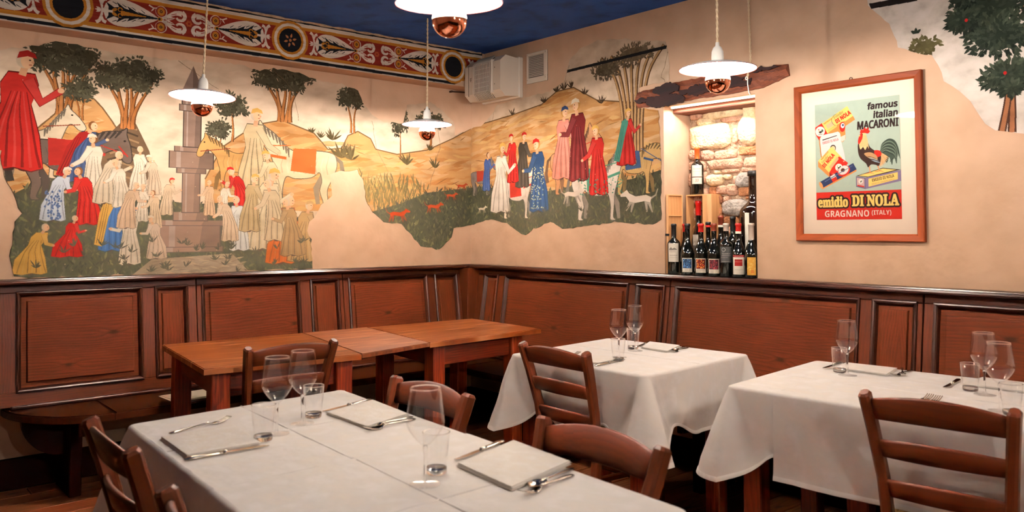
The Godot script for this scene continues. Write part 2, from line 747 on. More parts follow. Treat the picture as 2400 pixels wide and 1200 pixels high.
	# grass, clods and brush marks inside a polygon
	func scatter(p: PackedVector2Array, n: int, cols: Array, length: float, wide: float, ang: float, spread: float) -> void:
		var lo := p[0]
		var hi := p[0]
		for q in p:
			lo = lo.min(q)
			hi = hi.max(q)
		for i in n:
			var q := Vector2(r.randf_range(lo.x, hi.x), r.randf_range(lo.y, hi.y))
			var an := ang + r.randf_range(-spread, spread)
			var le := length * r.randf_range(0.5, 1.4)
			if Geometry2D.is_point_in_polygon(q, p) and (le < 0.06 or Geometry2D.is_point_in_polygon(q + Vector2.from_angle(an) * le, p)):
				leaf(q, an, le, wide, jig(cols[r.randi() % cols.size()], 0.03))

	# a plain figure in a long robe
	func robe(foot: Vector2, height: float, col: Color, d := 1.0, lean := 0.0, cap := Color(0, 0, 0, 0), hair := Color(0.35, 0.22, 0.12), full := 0.3, cloak := Color(0, 0, 0, 0)) -> void:
		var H := height
		var B := func(x: float, y: float) -> Vector2:
			var bend := lean * maxf(0.0, y - 0.45) * 1.6
			return foot + Vector2((x * d + bend * d) * H, (y - absf(bend) * 0.35) * H)
		var dark := col.darkened(0.3)
		for side in [-0.07, 0.05]:
			ell(B.call(side + 0.03, 0.015), 0.045 * H, 0.018 * H, Color(0.22, 0.12, 0.08))
		var body := PackedVector2Array()
		for q in [[-0.10, 0.82], [-0.14, 0.72], [-0.11, 0.55], [-full * 0.55, 0.28], [-full * 0.62, 0.03], [-full * 0.3, 0.0], [0.0, 0.03], [full * 0.3, 0.0], [full * 0.5, 0.03], [full * 0.42, 0.3], [0.10, 0.55], [0.13, 0.72], [0.09, 0.82]]:
			body.append(B.call(q[0], q[1]))
		var fat := body.duplicate()
		var cen := Vector2.ZERO
		for q in fat:
			cen += q / fat.size()
		for i in fat.size():
			fat[i] += (fat[i] - cen).normalized() * 0.009 * H
		poly(fat, dark.darkened(0.3))
		poly(body, col)
		for i in 7:
			var x := (i - 3) / 3.2
			var p := PackedVector2Array()
			for j in 6:
				var s := j / 5.0
				p.append(B.call(x * lerpf(0.06, full * 0.5, s) + 0.008 * sin(s * 6.0 + i), lerpf(0.66, 0.03, s)))
			stroke(p, 0.006 * H, 0.022 * H, jig(dark if i % 2 == 0 else col.lightened(0.1), 0.02))
		if cloak.a > 0.0:
			var cl := PackedVector2Array()
			for q in [[0.0, 0.85], [-0.13, 0.8], [-0.19, 0.55], [-full * 0.8, 0.1], [-full * 0.45, 0.07], [-0.06, 0.5], [0.02, 0.75]]:
				cl.append(B.call(q[0], q[1]))
			poly(cl, cloak)
			for i in 3:
				line(B.call(-0.08 - 0.03 * i, 0.72), B.call(-full * (0.5 + 0.1 * i), 0.12), 0.006 * H, 0.014 * H, cloak.darkened(0.35))
		var el: Vector2 = B.call(0.17, 0.58)
		var sh: Vector2 = B.call(0.05, 0.77)
		var hand: Vector2 = B.call(0.3, 0.6 + 0.1 * sin(foot.x * 40.0))
		stroke(PackedVector2Array([sh, el, hand]), 0.10 * H, 0.06 * H, dark)
		stroke(PackedVector2Array([sh, el, hand]), 0.085 * H, 0.05 * H, col.lightened(0.07))
		ell(hand, 0.026 * H, 0.022 * H, Color(0.86, 0.66, 0.5))
		line(B.call(0.0, 0.8), B.call(0.01, 0.88), 0.055 * H, 0.05 * H, Color(0.8, 0.6, 0.45))
		var hd: Vector2 = B.call(0.02, 0.925)
		ell(hd - Vector2(0.02 * d, -0.01) * H, 0.062 * H, 0.07 * H, hair)
		ell(hd, 0.048 * H, 0.06 * H, Color(0.87, 0.69, 0.53))
		ell(hd + Vector2(0.04 * d, -0.004) * H, 0.012 * H, 0.01 * H, Color(0.8, 0.58, 0.44))
		ell(hd + Vector2(0.018 * d, 0.012) * H, 0.008 * H, 0.006 * H, Color(0.25, 0.15, 0.1))
		line(hd + Vector2(0.01 * d, -0.028) * H, hd + Vector2(0.034 * d, -0.026) * H, 0.007 * H, 0.006 * H, Color(0.6, 0.28, 0.2))
		if cap.a > 0.0:
			poly(PackedVector2Array([hd + Vector2(-0.075, 0.02) * H, hd + Vector2(-0.06, 0.075) * H, hd + Vector2(0.0, 0.095) * H, hd + Vector2(0.055, 0.07) * H, hd + Vector2(0.07, 0.03) * H, hd + Vector2(0.0, 0.045) * H]), cap)

	const HORSE := [-0.62, 0.95, -0.3, 0.98, 0.0, 0.93, 0.25, 1.0, 0.45, 1.25, 0.6, 1.44, 0.66, 1.54, 0.71, 1.44, 0.86, 1.3, 1.0, 1.1, 0.97, 1.02, 0.87, 1.03, 0.75, 1.14, 0.66, 1.1, 0.56, 0.85, 0.5, 0.66, 0.45, 0.5, 0.43, 0.26, 0.41, 0.05, 0.47, 0.0, 0.35, 0.0, 0.345, 0.08, 0.35, 0.28, 0.28, 0.5, 0.1, 0.47, -0.2, 0.5, -0.36, 0.6, -0.42, 0.44, -0.38, 0.26, -0.45, 0.05, -0.4, 0.0, -0.52, 0.0, -0.53, 0.1, -0.52, 0.28, -0.6, 0.46, -0.7, 0.68, -0.7, 0.84]

	func horse(foot: Vector2, height: float, col: Color, d := 1.0, trap := Color(0, 0, 0, 0), head := 0.0) -> void:
		var H := height / 1.5
		var mk := func(x: float, y: float) -> Vector2:
			if x > 0.25:
				var q := Vector2(x - 0.25, y - 0.9).rotated(-head * smoothstep(0.25, 0.6, x) * smoothstep(0.75, 1.0, y))
				return foot + Vector2((q.x + 0.25) * d, q.y + 0.9) * H
			return foot + Vector2(x * d, y) * H
		var dark := col.darkened(0.4)
		for l in [[0.3, 0.6, 0.52, 0.3, 0.56, 0.02], [-0.5, 0.6, -0.3, 0.3, -0.34, 0.02]]:
			stroke(PackedVector2Array([mk.call(l[0], l[1]), mk.call(l[2], l[3]), mk.call(l[4], l[5])]), 0.16 * H, 0.08 * H, dark)
		stroke(PackedVector2Array([mk.call(-0.66, 0.9), mk.call(-0.8, 0.8), mk.call(-0.86, 0.5), mk.call(-0.82, 0.28)]), 0.06 * H, 0.12 * H, dark.darkened(0.2))
		var p := PackedVector2Array()
		for i in range(0, HORSE.size(), 2):
			p.append(mk.call(HORSE[i], HORSE[i + 1]))
		var n := p.size()
		var c := PackedVector2Array()
		for i in n:
			for j in 4:
				c.append(p[i].cubic_interpolate(p[(i + 1) % n], p[(i - 1 + n) % n], p[(i + 2) % n], j / 4.0))
		var fat := PackedVector2Array()
		for i in c.size():
			var t := (c[(i + 1) % c.size()] - c[i - 1]).normalized()
			fat.append(c[i] + Vector2(t.y, -t.x) * 0.014 * H * -d)
		poly(fat, dark.darkened(0.35))
		poly(c, col)
		for i in 9:
			var x := -0.55 + i * 0.11
			stroke(PackedVector2Array([mk.call(x, 0.9 - 0.02 * (i % 3)), mk.call(x + 0.05, 0.7), mk.call(x + 0.02, 0.56)]), 0.01 * H, 0.03 * H, jig(col.darkened(0.12) if i % 2 == 0 else col.lightened(0.12), 0.02))
		for i in 8:
			var s := i / 7.0
			line(mk.call(lerpf(0.25, 0.6, s), lerpf(1.0, 1.45, s)), mk.call(lerpf(0.25, 0.6, s) - 0.02, lerpf(1.0, 1.45, s) - 0.16), 0.05 * H, 0.02 * H, dark.darkened(0.15))
		ell(mk.call(0.74, 1.33), 0.02 * H, 0.016 * H, Color(0.12, 0.07, 0.05))
		if trap.a > 0.0:
			poly(PackedVector2Array([mk.call(-0.3, 1.02), mk.call(0.15, 1.0), mk.call(0.2, 0.6), mk.call(-0.28, 0.56)]), trap)
			line(mk.call(0.28, 0.82), mk.call(0.6, 0.9), 0.05 * H, 0.05 * H, trap)
			line(mk.call(0.7, 1.2), mk.call(0.92, 1.12), 0.025 * H, 0.025 * H, trap)
		line(mk.call(0.9, 1.14), mk.call(0.2, 1.05), 0.018 * H, 0.018 * H, trap if trap.a > 0.0 else Color(0.5, 0.2, 0.12))

	func hound(foot: Vector2, size: float, col: Color, d := 1.0) -> void:
		var q := func(x: float, y: float) -> Vector2:
			return foot + Vector2(x * d, y) * size
		for l in [[-0.4, 0.45, -0.6, 0.0], [-0.3, 0.42, -0.34, 0.02], [0.3, 0.42, 0.42, 0.02], [0.4, 0.45, 0.66, 0.08]]:
			line(q.call(l[0], l[1]), q.call(l[2], l[3]), 0.16 * size, 0.06 * size, col.darkened(0.25))
		stroke(PackedVector2Array([q.call(-0.5, 0.5), q.call(-0.75, 0.62), q.call(-0.85, 0.85)]), 0.08 * size, 0.03 * size, col.darkened(0.2))
		poly(PackedVector2Array([q.call(-0.55, 0.56), q.call(-0.3, 0.64), q.call(0.2, 0.6), q.call(0.5, 0.72), q.call(0.62, 0.86), q.call(0.72, 0.8), q.call(0.95, 0.68), q.call(0.92, 0.6), q.call(0.66, 0.6), q.call(0.5, 0.42), q.call(0.2, 0.36), q.call(-0.25, 0.42), q.call(-0.5, 0.36)]), col)

	# worn spots where the paint is gone
	func wear(n: int, col: Color, size: float) -> void:
		for i in n:
			var c := o + Vector2(r.randf() * w / k, -r.randf() * h / k)
			ell(c, size * r.randf_range(0.2, 1.0), size * r.randf_range(0.2, 0.7), jig(col, 0.03), r.randf() * PI)

	func crack(p: PackedVector2Array, wide: float, col: Color) -> void:
		for i in p.size() - 1:
			var a := p[i]
			for j in 5:
				var b := p[i].lerp(p[i + 1], (j + 1) / 5.0) + Vector2(r.randf_range(-1, 1), r.randf_range(-1, 1)) * wide * 2.0
				line(a, b, wide * r.randf_range(0.4, 1.2), wide * 0.7, col)
				a = b


func painted(key: String, b: Brush, rough := 0.9, mottled := true) -> StandardMaterial3D:
	var m := flat(key, Color(0.87, 0.865, 0.86), rough, 0.0, 0.25)
	m.albedo_texture = b.tex()
	if mottled:
		m.detail_enabled = true
		m.detail_blend_mode = BaseMaterial3D.BLEND_MODE_MUL
		m.detail_albedo = noise_tex(0.02, 77, [Color(0.82, 0.81, 0.79), Color(0.94, 0.935, 0.925), Color(1, 1, 1)], 512, 5)
		m.detail_uv_layer = BaseMaterial3D.DETAIL_UV_1
	return m


# ------------------------------------------------------------------ the room

func build_shell() -> void:
	var wp: Material = M.wall_plaster
	var st := S()
	bx(st, Vector3(-6.7, -0.15, -0.3), Vector3(0.0, 2.95, 0.0), 0.0)
	struct("wall_back", st, wp)
	st = S()   # the right wall, with the wine niche left open in it
	bx(st, Vector3(0, -0.15, -0.3), Vector3(0.55, 1.108, 8.4), 0.0)
	bx(st, Vector3(0, 2.12, -0.3), Vector3(0.55, 2.95, 8.4), 0.0)
	bx(st, Vector3(0, 1.108, -0.3), Vector3(0.55, 2.12, 1.91), 0.0)
	bx(st, Vector3(0, 1.108, 2.545), Vector3(0.55, 2.12, 8.4), 0.0)
	struct("wall_right", st, wp)
	st = S()
	bx(st, Vector3(-6.9, -0.15, -0.3), Vector3(-6.5, 2.95, 8.4), 0.0)
	struct("wall_left", st, wp)
	st = S()
	bx(st, Vector3(-6.7, -0.15, 8.2), Vector3(0.3, 2.95, 8.5), 0.0)
	struct("wall_front", st, wp)
	st = S()
	bx(st, Vector3(-6.9, CEIL, -0.3), Vector3(0.55, 2.95, 8.5), 0.0)
	struct("ceiling", st, M.ceiling_paint)
	# baseboard under the back bench
	st = S()
	bx(st, Vector3(-6.4, 0.0, 0.0), Vector3(0.0, 0.165, 0.02), 0.004)
	struct("baseboard_back", st, M.dark_wood)
	st = S()
	bx(st, Vector3(-0.02, 0.0, 0.02), Vector3(0.0, 0.165, 6.0), 0.004)
	struct("baseboard_right", st, M.dark_wood)


func build_floor() -> void:
	var st := S()
	bx(st, Vector3(-6.9, -0.15, -0.3), Vector3(0.55, -0.014, 8.5), 0.0)
	var fl := struct("floor", st, M.dark_wood)
	var kinds := []
	for k in 5:
		st = S()
		box(st, Transform3D.IDENTITY, Vector3(1.494, 0.016, 0.137), 0.003)
		st.generate_normals()
		kinds.append(st.commit())
	var mats := [M.floor_wood, M.floor_wood_dark, M.floor_wood_red]
	for row in 38:
		for i in 4:
			var o := shared("floor_plank", kinds[rng.randi() % 5], mats[rng.randi() % 3], fl)
			o.position = Vector3(-4.75 + i * 1.5 + [0.0, 0.7, 0.35, 1.05][row % 4] - 0.5, -0.007 + rng.randf_range(-0.001, 0.001), 0.09 + row * 0.141)


# ------------------------------------------------------------------ boxed beam with a painted frieze

func build_beam() -> void:
	var st := S()
	bx(st, Vector3(-6.4, 2.455, 0.0), Vector3(0.0, CEIL, 0.17), 0.006)
	var beam := struct("trim_1", st, M.beam_plaster)
	var cream := Color8(232, 214, 196)
	var ochre := Color8(204, 132, 44)
	var red := Color8(150, 48, 34)
	var black := Color8(28, 28, 32)
	var b := Brush.new(Vector2(3.9, 0.28), Vector2(-3.9, CEIL), 500.0, cream, 5)
	var band := func(y0: float, y1: float, c: Color) -> void:
		var p := PackedVector2Array()
		for i in 60:
			p.append(Vector2(-3.95 + i * 0.068, y0 + b.r.randf_range(-0.0015, 0.0015)))
		for i in 60:
			p.append(Vector2(0.06 - i * 0.068, y1 + b.r.randf_range(-0.0015, 0.0015)))
		b.poly(p, c)
	band.call(2.455, 2.462, cream.darkened(0.1))
	band.call(2.462, 2.482, black)
	band.call(2.494, 2.692, ochre)
	band.call(2.515, 2.672, red)
	band.call(2.714, 2.74, black)
	var cy := 2.594
	for m in [-4.18, -2.891, -1.607, -0.304]:
		for q in [[0.127, ochre], [0.111, cream], [0.092, ochre], [0.077, black]]:
			b.ell(Vector2(m, cy), q[0], q[0], q[1])
	for i in 6:   # six-pointed flower in the middle roundel
		var a := TAU * i / 6.0 + 0.3
		b.leaf(Vector2(-1.607, cy) + Vector2.from_angle(a) * 0.016, a, 0.03, 0.016, Color8(206, 130, 80))
	b.ell(Vector2(-1.607, cy), 0.01, 0.01, Color8(206, 130, 80))
	for m in [-4.18, -2.891, -1.607, -0.304]:
		for d in [1.0, -1.0]:
			frieze_motif(b, Vector2(m, cy), d, cream, ochre, black)
		# flower between two motifs
		for i in 6:
			b.ell(Vector2(m + 0.643, cy) + Vector2.from_angle(TAU * i / 6.0) * 0.013, 0.007, 0.007, Color8(190, 90, 50))
	var mt := painted("frieze_paint", b)
	var poly := ragged(v2([-3.9, 2.456, -0.31, 2.456, -0.2, 2.5, -0.12, 2.565, -0.03, 2.64, -0.03, CEIL - 0.002, -3.9, CEIL - 0.002]), 0.05, 0.003, 3)
	st = S()
	prism(st, poly, 0.17, 0.173, Transform3D.IDENTITY, b.uv)
	part("frieze", st, mt, beam)
	# crumbly dark joint between beam and ceiling
	st = S()
	var pts := []
	var pr := []
	for i in 90:
		pts.append(Vector3(-3.9 + i * 0.0433, CEIL - 0.006 + rng.randf_range(-0.003, 0.003), 0.178))
		pr.append(circle(rng.randf_range(0.004, 0.011), 6))
	sweep(st, pts, pr)
	part("plaster_crumbs", st, M.mortar, beam)


func frieze_motif(b: Brush, m: Vector2, d: float, cream: Color, ochre: Color, black: Color) -> void:
	var q := func(x: float, y: float) -> Vector2:
		return m + Vector2(x * d, y)
	# calyx beside the roundel
	for s in [1.0, -1.0]:
		b.stroke(curve(b, [q.call(0.17, 0.0), q.call(0.165, 0.03 * s), q.call(0.155, 0.06 * s), q.call(0.138, 0.072 * s)]), 0.01, 0.02, cream)
		b.stroke(curve(b, [q.call(0.165, 0.035 * s), q.call(0.175, 0.058 * s), q.call(0.19, 0.066 * s)]), 0.012, 0.02, cream)
		b.leaf(q.call(0.165, 0.0), (0.0 if d < 0 else PI) + 0.5 * s, 0.032, 0.014, cream)
	b.leaf(q.call(0.165, 0.0), 0.0 if d < 0 else PI, 0.034, 0.012, cream)
	# pod: cream leaves round a dark heart
	var pod := PackedVector2Array()
	var n := 22
	for i in n:
		var t := float(i) / (n - 1)
		pod.append(q.call(0.172 + 0.30 * t, 0.078 * pow(sin(PI * minf(1.0, pow(t, 0.62))), 0.8)))
	for i in n:
		var t := 1.0 - float(i) / (n - 1)
		pod.append(q.call(0.172 + 0.30 * t, -0.078 * pow(sin(PI * minf(1.0, pow(t, 0.62))), 0.8)))
	b.poly(pod, cream)
	for s in [1.0, -1.0]:
		var tooth := PackedVector2Array([q.call(0.2, 0.0)])
		for k in 4:
			var x := 0.2 + k * 0.055
			var hgt: float = [0.05, 0.058, 0.044, 0.022][k]
			tooth.append(q.call(x, hgt * 0.55 * s))
			tooth.append(q.call(x - 0.012, hgt * s))
			tooth.append(q.call(x + 0.03, hgt * 0.5 * s))
		tooth.append(q.call(0.46, 0.004 * s))
		tooth.append(q.call(0.47, 0.0))
		b.poly(tooth, black)
		for k in 4:
			var x := 0.21 + k * 0.05
			b.line(q.call(x + 0.012, 0.056 * s - 0.007 * k * s), q.call(x + 0.034, 0.046 * s - 0.009 * k * s), 0.002, 0.004, black)
		b.arc(q.call(0.262, 0.017 * s), 0.011, 0.0, TAU * 0.85, 0.008, 0.004, ochre)
		b.ell(q.call(0.232, 0.012 * s), 0.016, 0.009, ochre, 0.5 * s * d)
	b.poly(PackedVector2Array([q.call(0.265, 0.014), q.call(0.4, 0.002), q.call(0.4, -0.002), q.call(0.265, -0.014)]), ochre)
	b.line(q.call(0.175, 0.0), q.call(0.222, 0.0), 0.012, 0.016, cream)
	# knot, rosettes, scrolls
	b.ell(q.call(0.478, 0.0), 0.014, 0.018, ochre)
	b.ell(q.call(0.474, 0.0), 0.007, 0.007, black)
	for s in [1.0, -1.0]:
		b.ell(q.call(0.484, 0.045 * s), 0.033, 0.034, cream)
		b.ell(q.call(0.482, 0.045 * s), 0.029, 0.03, Color8(150, 48, 34))
		b.ell(q.call(0.483, 0.045 * s), 0.021, 0.024, ochre)
		b.ell(q.call(0.483, 0.045 * s), 0.008, 0.009, black)
		b.ell(q.call(0.483, 0.045 * s), 0.004, 0.004, ochre)
		b.stroke(curve(b, [q.call(0.46, 0.062 * s), q.call(0.44, 0.06 * s), q.call(0.415, 0.072 * s)]), 0.006, 0.009, cream)
		b.leaf(q.call(0.445, 0.06 * s), (PI if d > 0 else 0.0) + 0.9 * s * d, 0.03, 0.008, cream)
		b.stroke(curve(b, [q.call(0.49, 0.004 * s), q.call(0.53, 0.03 * s), q.call(0.565, 0.05 * s), q.call(0.6, 0.05 * s)]), 0.012, 0.034, cream)
		b.arc(q.call(0.592, 0.036 * s), 0.026, (1.2 if d > 0 else PI - 1.2) * s, (-2.6 if d > 0 else PI + 2.6) * s, 0.026, 0.012, cream)
		b.leaf(q.call(0.5, 0.004 * s), (0.0 if d > 0 else PI) + 0.25 * s * d, 0.065, 0.022, cream)
		b.line(q.call(0.54, 0.036 * s), q.call(0.57, 0.047 * s), 0.003, 0.004, Color8(150, 48, 34))
		b.line(q.call(0.515, 0.008 * s), q.call(0.55, 0.014 * s), 0.003, 0.003, Color8(150, 48, 34))


func curve(_b: Brush, p: Array) -> PackedVector2Array:
	return curve2(PackedVector2Array(p), false, 5)


# ------------------------------------------------------------------ wall paintings (invented country scenes)

const SKY := Color(0.85, 0.745, 0.635)
const OCHRE := Color(0.735, 0.545, 0.335)
const MEADOW := Color(0.21, 0.2, 0.145)
const LEAF := Color(0.29, 0.27, 0.2)
const BARK := Color(0.66, 0.42, 0.22)


func hills(b: Brush, p: PackedVector2Array, seed_: int) -> void:
	b.poly(p, OCHRE)
	b.scatter(p, 700, [OCHRE, OCHRE.lightened(0.14), OCHRE.lightened(0.08), Color(0.7, 0.49, 0.27), Color(0.78, 0.61, 0.38)], 0.2, 0.03, 0.1, 0.22)
	b.scatter(p, 36, [Color(0.5, 0.33, 0.17), Color(0.56, 0.4, 0.2)], 0.11, 0.006, 0.1, 0.5)
	for i in p.size() - 1:
		if p[i + 1].x > p[i].x:
			b.line(p[i], p[i + 1], 0.008, 0.008, OCHRE.darkened(0.42))


func meadow(b: Brush, p: PackedVector2Array, n: int) -> void:
	b.poly(p, MEADOW)
	b.scatter(p, n, [MEADOW.darkened(0.25), MEADOW.lightened(0.08), Color(0.27, 0.27, 0.18), Color(0.16, 0.15, 0.11)], 0.035, 0.01, PI / 2, 0.9)
	b.scatter(p, n / 12, [Color(0.36, 0.35, 0.24)], 0.045, 0.014, PI / 2, 1.2)


func build_paintings() -> void:
	var red := Color8(178, 38, 30)
	var blue := Color8(52, 68, 104)
	var white := Color8(216, 200, 176)
	var gold := Color8(206, 158, 78)
	var orange := Color8(190, 98, 44)
	var skin := Color8(214, 178, 142)
	# ---- back wall
	var b := Brush.new(Vector2(3.28, 1.4), Vector2(-3.25, 2.47), 560.0, SKY, 9)
	for i in 260:
		var c := Vector2(b.r.randf_range(-3.25, 0.05), b.r.randf_range(1.8, 2.47))
		b.ell(c, b.r.randf_range(0.03, 0.11), b.r.randf_range(0.015, 0.045), b.jig(SKY, 0.018), b.r.randf())
	var mound := v2([-3.25, 1.816, -3.1, 1.83, -2.966, 1.954, -2.833, 2.086, -2.713, 2.118, -2.525, 1.854, -2.45, 1.669, -2.746, 1.6, -3.25, 1.5])
	hills(b, curve2(mound, true, 4), 1)
	var hl := v2([-2.077, 1.686, -1.974, 1.891, -1.755, 2.052, -1.58, 2.096, -1.349, 2.029, -1.243, 1.925, -1.138, 1.938, -1.09, 2.031, -1.012, 2.067, -0.909, 2.023, -0.866, 1.95, -0.686, 1.924, -0.423, 1.972, -0.186, 2.076, 0.05, 2.2, 0.05, 1.55, -0.79, 1.4, -1.2, 1.5, -2.074, 1.5])
	hills(b, hl, 2)
	var rock := v2([-2.717, 1.793, -2.619, 1.935, -2.541, 2.028, -2.486, 1.995, -2.407, 1.837, -2.38, 1.722, -2.45, 1.62, -2.681, 1.62])
	b.poly(rock, Color8(96, 74, 52))
	for i in 9:
		var y := 1.66 + i * 0.038
		b.stroke(PackedVector2Array([Vector2(-2.68 + i * 0.014, y), Vector2(-2.56, y + 0.024), Vector2(-2.43 - i * 0.006, y - 0.005)]), 0.012, 0.01, Color8(58, 44, 32) if i % 2 else Color8(134, 108, 78))
	for t in [[-2.863, 2.01, 0.42, 0.42, 6], [-2.528, 1.96, 0.4, 0.42, 6], [-1.565, 2.085, 0.37, 0.46, 5], [-1.056, 2.05, 0.33, 0.25, 2], [-0.66, 1.886, 0.38, 0.16, 1], [-0.392, 1.99, 0.27, 0.3, 1], [-2.781, 1.99, 0.22, 0.18, 2], [-1.995, 1.86, 0.18, 0.16, 2], [-1.91, 1.93, 0.3, 0.24, 1]]:
		b.tree(Vector2(t[0], t[1]), t[2], t[3], t[4], LEAF, BARK, 520 if t[3] > 0.3 else 240)
	for t in [[-1.21, 1.99, 0.09], [-1.14, 1.87, 0.12], [-1.06, 1.86, 0.12], [-0.6, 1.85, 0.1], [-0.35, 1.84, 0.09], [-0.4, 1.97, 0.06], [-1.36, 2.03, 0.05], [-1.3, 2.0, 0.05]]:
		b.tuft(Vector2(t[0], t[1]), t[2], Color8(84, 72, 44), 14)
	var scrub := v2([-1.0, 1.76, -0.899, 1.8, -0.574, 1.79, -0.36, 1.7, -0.6, 1.5, -0.862, 1.48, -1.02, 1.58])
	b.scatter(scrub, 420, [Color8(112, 96, 58), Color8(92, 82, 50), Color8(140, 116, 70)], 0.11, 0.012, PI / 2, 0.5)
	meadow(b, v2([-3.2, 1.5, -3.039, 1.6, -2.939, 1.674, -2.747, 1.67, -2.613, 1.62, -2.425, 1.56, -2.152, 1.53, -1.859, 1.55, -1.63, 1.481, -1.3, 1.4, -1.3, 1.05, -3.2, 1.05]), 2600)
	b.poly(v2([-2.5, 1.1, -2.38, 1.2, -1.9, 1.225, -1.78, 1.1]), Color8(150, 132, 110))
	b.scatter(v2([-2.5, 1.1, -2.38, 1.2, -1.9, 1.225, -1.78, 1.1]), 150, [Color8(168, 148, 122), Color8(132, 116, 96)], 0.08, 0.01, 0.0, 0.3)
	meadow(b, v2([-0.9, 1.5, -0.665, 1.562, -0.421, 1.651, 0.05, 1.711, 0.05, 1.3, -0.302, 1.18, -0.571, 1.27, -0.82, 1.4]), 1100)
	# a stone wayside pillar in place of any monument
	var stone := Color8(134, 108, 92)
	for q in [[0.2, 1.24, 1.27], [0.18, 1.27, 1.4], [0.21, 1.4, 1.43], [0.1, 1.43, 1.48], [0.05, 1.48, 1.72], [0.085, 1.72, 1.75], [0.13, 1.75, 1.85], [0.1, 1.85, 1.88], [0.05, 1.88, 2.1], [0.075, 2.1, 2.14], [0.06, 2.14, 2.22]]:
		b.poly(v2([-2.16 - q[0] - 0.006, q[1] - 0.004, -2.16 + q[0] + 0.006, q[1] - 0.004, -2.16 + q[0] + 0.006, q[2], -2.16 - q[0] - 0.006, q[2]]), stone.darkened(0.5))
		b.poly(v2([-2.16 - q[0], q[1], -2.16 + q[0], q[1], -2.16 + q[0], q[2], -2.16 - q[0], q[2]]), stone)
		b.poly(v2([-2.16 + q[0] * 0.3, q[1], -2.16 + q[0], q[1], -2.16 + q[0], q[2], -2.16 + q[0] * 0.4, q[2]]), stone.darkened(0.2))
		b.line(Vector2(-2.16 - q[0] * 0.6, q[1]), Vector2(-2.16 - q[0] * 0.6, q[2]), q[0] * 0.2, q[0] * 0.2, stone.lightened(0.2))
	b.poly(v2([-2.225, 2.22, -2.095, 2.22, -2.16, 2.38]), stone.darkened(0.15))
	b.poly(v2([-2.225, 2.22, -2.16, 2.22, -2.16, 2.38]), stone.lightened(0.08))
	# animals, then villagers, the far ones first
	b.horse(Vector2(-3.02, 1.66), 0.4, Color8(206, 186, 156), 1.0)
	b.horse(Vector2(-2.84, 1.54), 0.5, Color8(94, 78, 68), 1.0, Color8(160, 40, 32), 0.5)
	b.horse(Vector2(-1.87, 1.62), 0.38, Color8(190, 144, 84), -1.0, Color(0, 0, 0, 0), 0.3)
	b.horse(Vector2(-1.44, 1.54), 0.56, Color8(214, 188, 150), -1.0, Color8(190, 98, 44), 0.2)
	for g in [
		[-3.1, 1.69, 0.6, red, 1, 0.06, red.darkened(0.1), 0.42], [-2.79, 1.64, 0.34, blue, 1, 0.2, red, 0.36], [-2.71, 1.55, 0.33, white, -1, 0.0, white, 0.3],
		[-1.76, 1.6, 0.5, Color8(196, 172, 130), 1, 0.0, gold, 0.34], [-1.64, 1.5, 0.36, Color8(206, 182, 142), -1, 0.1, gold, 0.3], [-2.46, 1.6, 0.24, white, 1, 0.0, white, 0.34], [-2.38, 1.58, 0.22, Color8(200, 176, 148), -1, 0.1, white, 0.3],
		[-1.84, 1.46, 0.3, red, -1, 0.22, red, 0.36], [-1.96, 1.46, 0.2, white, 1, 0.1, skin, 0.3], [-2.05, 1.46, 0.2, Color8(206, 170, 134), -1, 0.0, gold, 0.3], [-2.3, 1.46, 0.21, Color8(204, 178, 146), 1, 0.1, red, 0.3],
		[-2.9, 1.42, 0.29, Color8(196, 200, 206), 1, 0.18, white, 0.36], [-2.735, 1.4, 0.31, red, -1, 0.14, skin, 0.34], [-2.44, 1.42, 0.2, white, 1, 0.0, skin, 0.32], [-2.37, 1.38, 0.21, Color8(206, 178, 144), -1, 0.05, gold, 0.3],
		[-1.7, 1.24, 0.5, Color8(206, 186, 150), 1, 0.12, gold, 0.32], [-1.86, 1.24, 0.32, Color8(206, 202, 192), -1, 0.05, red, 0.32], [-1.56, 1.15, 0.42, orange, 1, 0.1, gold, 0.42], [-1.42, 1.16, 0.38, Color8(176, 142, 96), 1, 0.1, Color8(176, 142, 96), 0.42],
		[-2.6, 1.25, 0.36, Color8(54, 88, 138), 1, 0.05, gold, 0.3], [-2.51, 1.17, 0.31, white, -1, 0.0, white, 0.32], [-2.82, 1.22, 0.22, red, 1, 0.1, red, 0.6], [-3.0, 1.13, 0.27, gold, 1, 0.2, red, 0.5], [-2.36, 1.2, 0.24, Color8(198, 174, 150), -1, 0.1, white, 0.4],
		[-2.64, 1.52, 0.3, Color8(204, 184, 156), 1, 0.2, white, 0.34], [-2.56, 1.5, 0.26, white, -1, 0.1, skin, 0.32], [-2.52, 1.38, 0.26, Color8(202, 170, 138), 1, 0.15, red, 0.34], [-1.92, 1.3, 0.28, Color8(206, 178, 146), -1, 0.2, gold, 0.32], [-1.78, 1.36, 0.34, Color8(176, 150, 108), 1, 0.05, gold, 0.34], [-1.62, 1.3, 0.38, Color8(200, 176, 140), -1, 0.12, skin, 0.34], [-1.5, 1.2, 0.36, Color8(160, 128, 88), -1, 0.1, skin, 0.4]]:
		var cloak := Color(0, 0, 0, 0)
		if g[3] == blue or absf(g[0] + 2.6) < 0.01:
			cloak = gold if absf(g[0] + 2.6) < 0.01 else red.darkened(0.2)
		b.robe(Vector2(g[0], g[1]), g[2] * 1.1, g[3], g[4], g[5] * 1.3, g[6] if int(absf(g[0]) * 100.0) % 3 else Color(0, 0, 0, 0), Color8(120, 76, 40) if int(absf(g[0]) * 100.0) % 2 else Color8(196, 176, 150), g[7], cloak)
	for i in 60:   # small print on the pale blue dress
		var q := Vector2(-2.9 + b.r.randf_range(-0.05, 0.04), 1.43 + b.r.randf() * 0.16)
		b.ell(q, 0.005, 0.006, Color8(70, 92, 130))
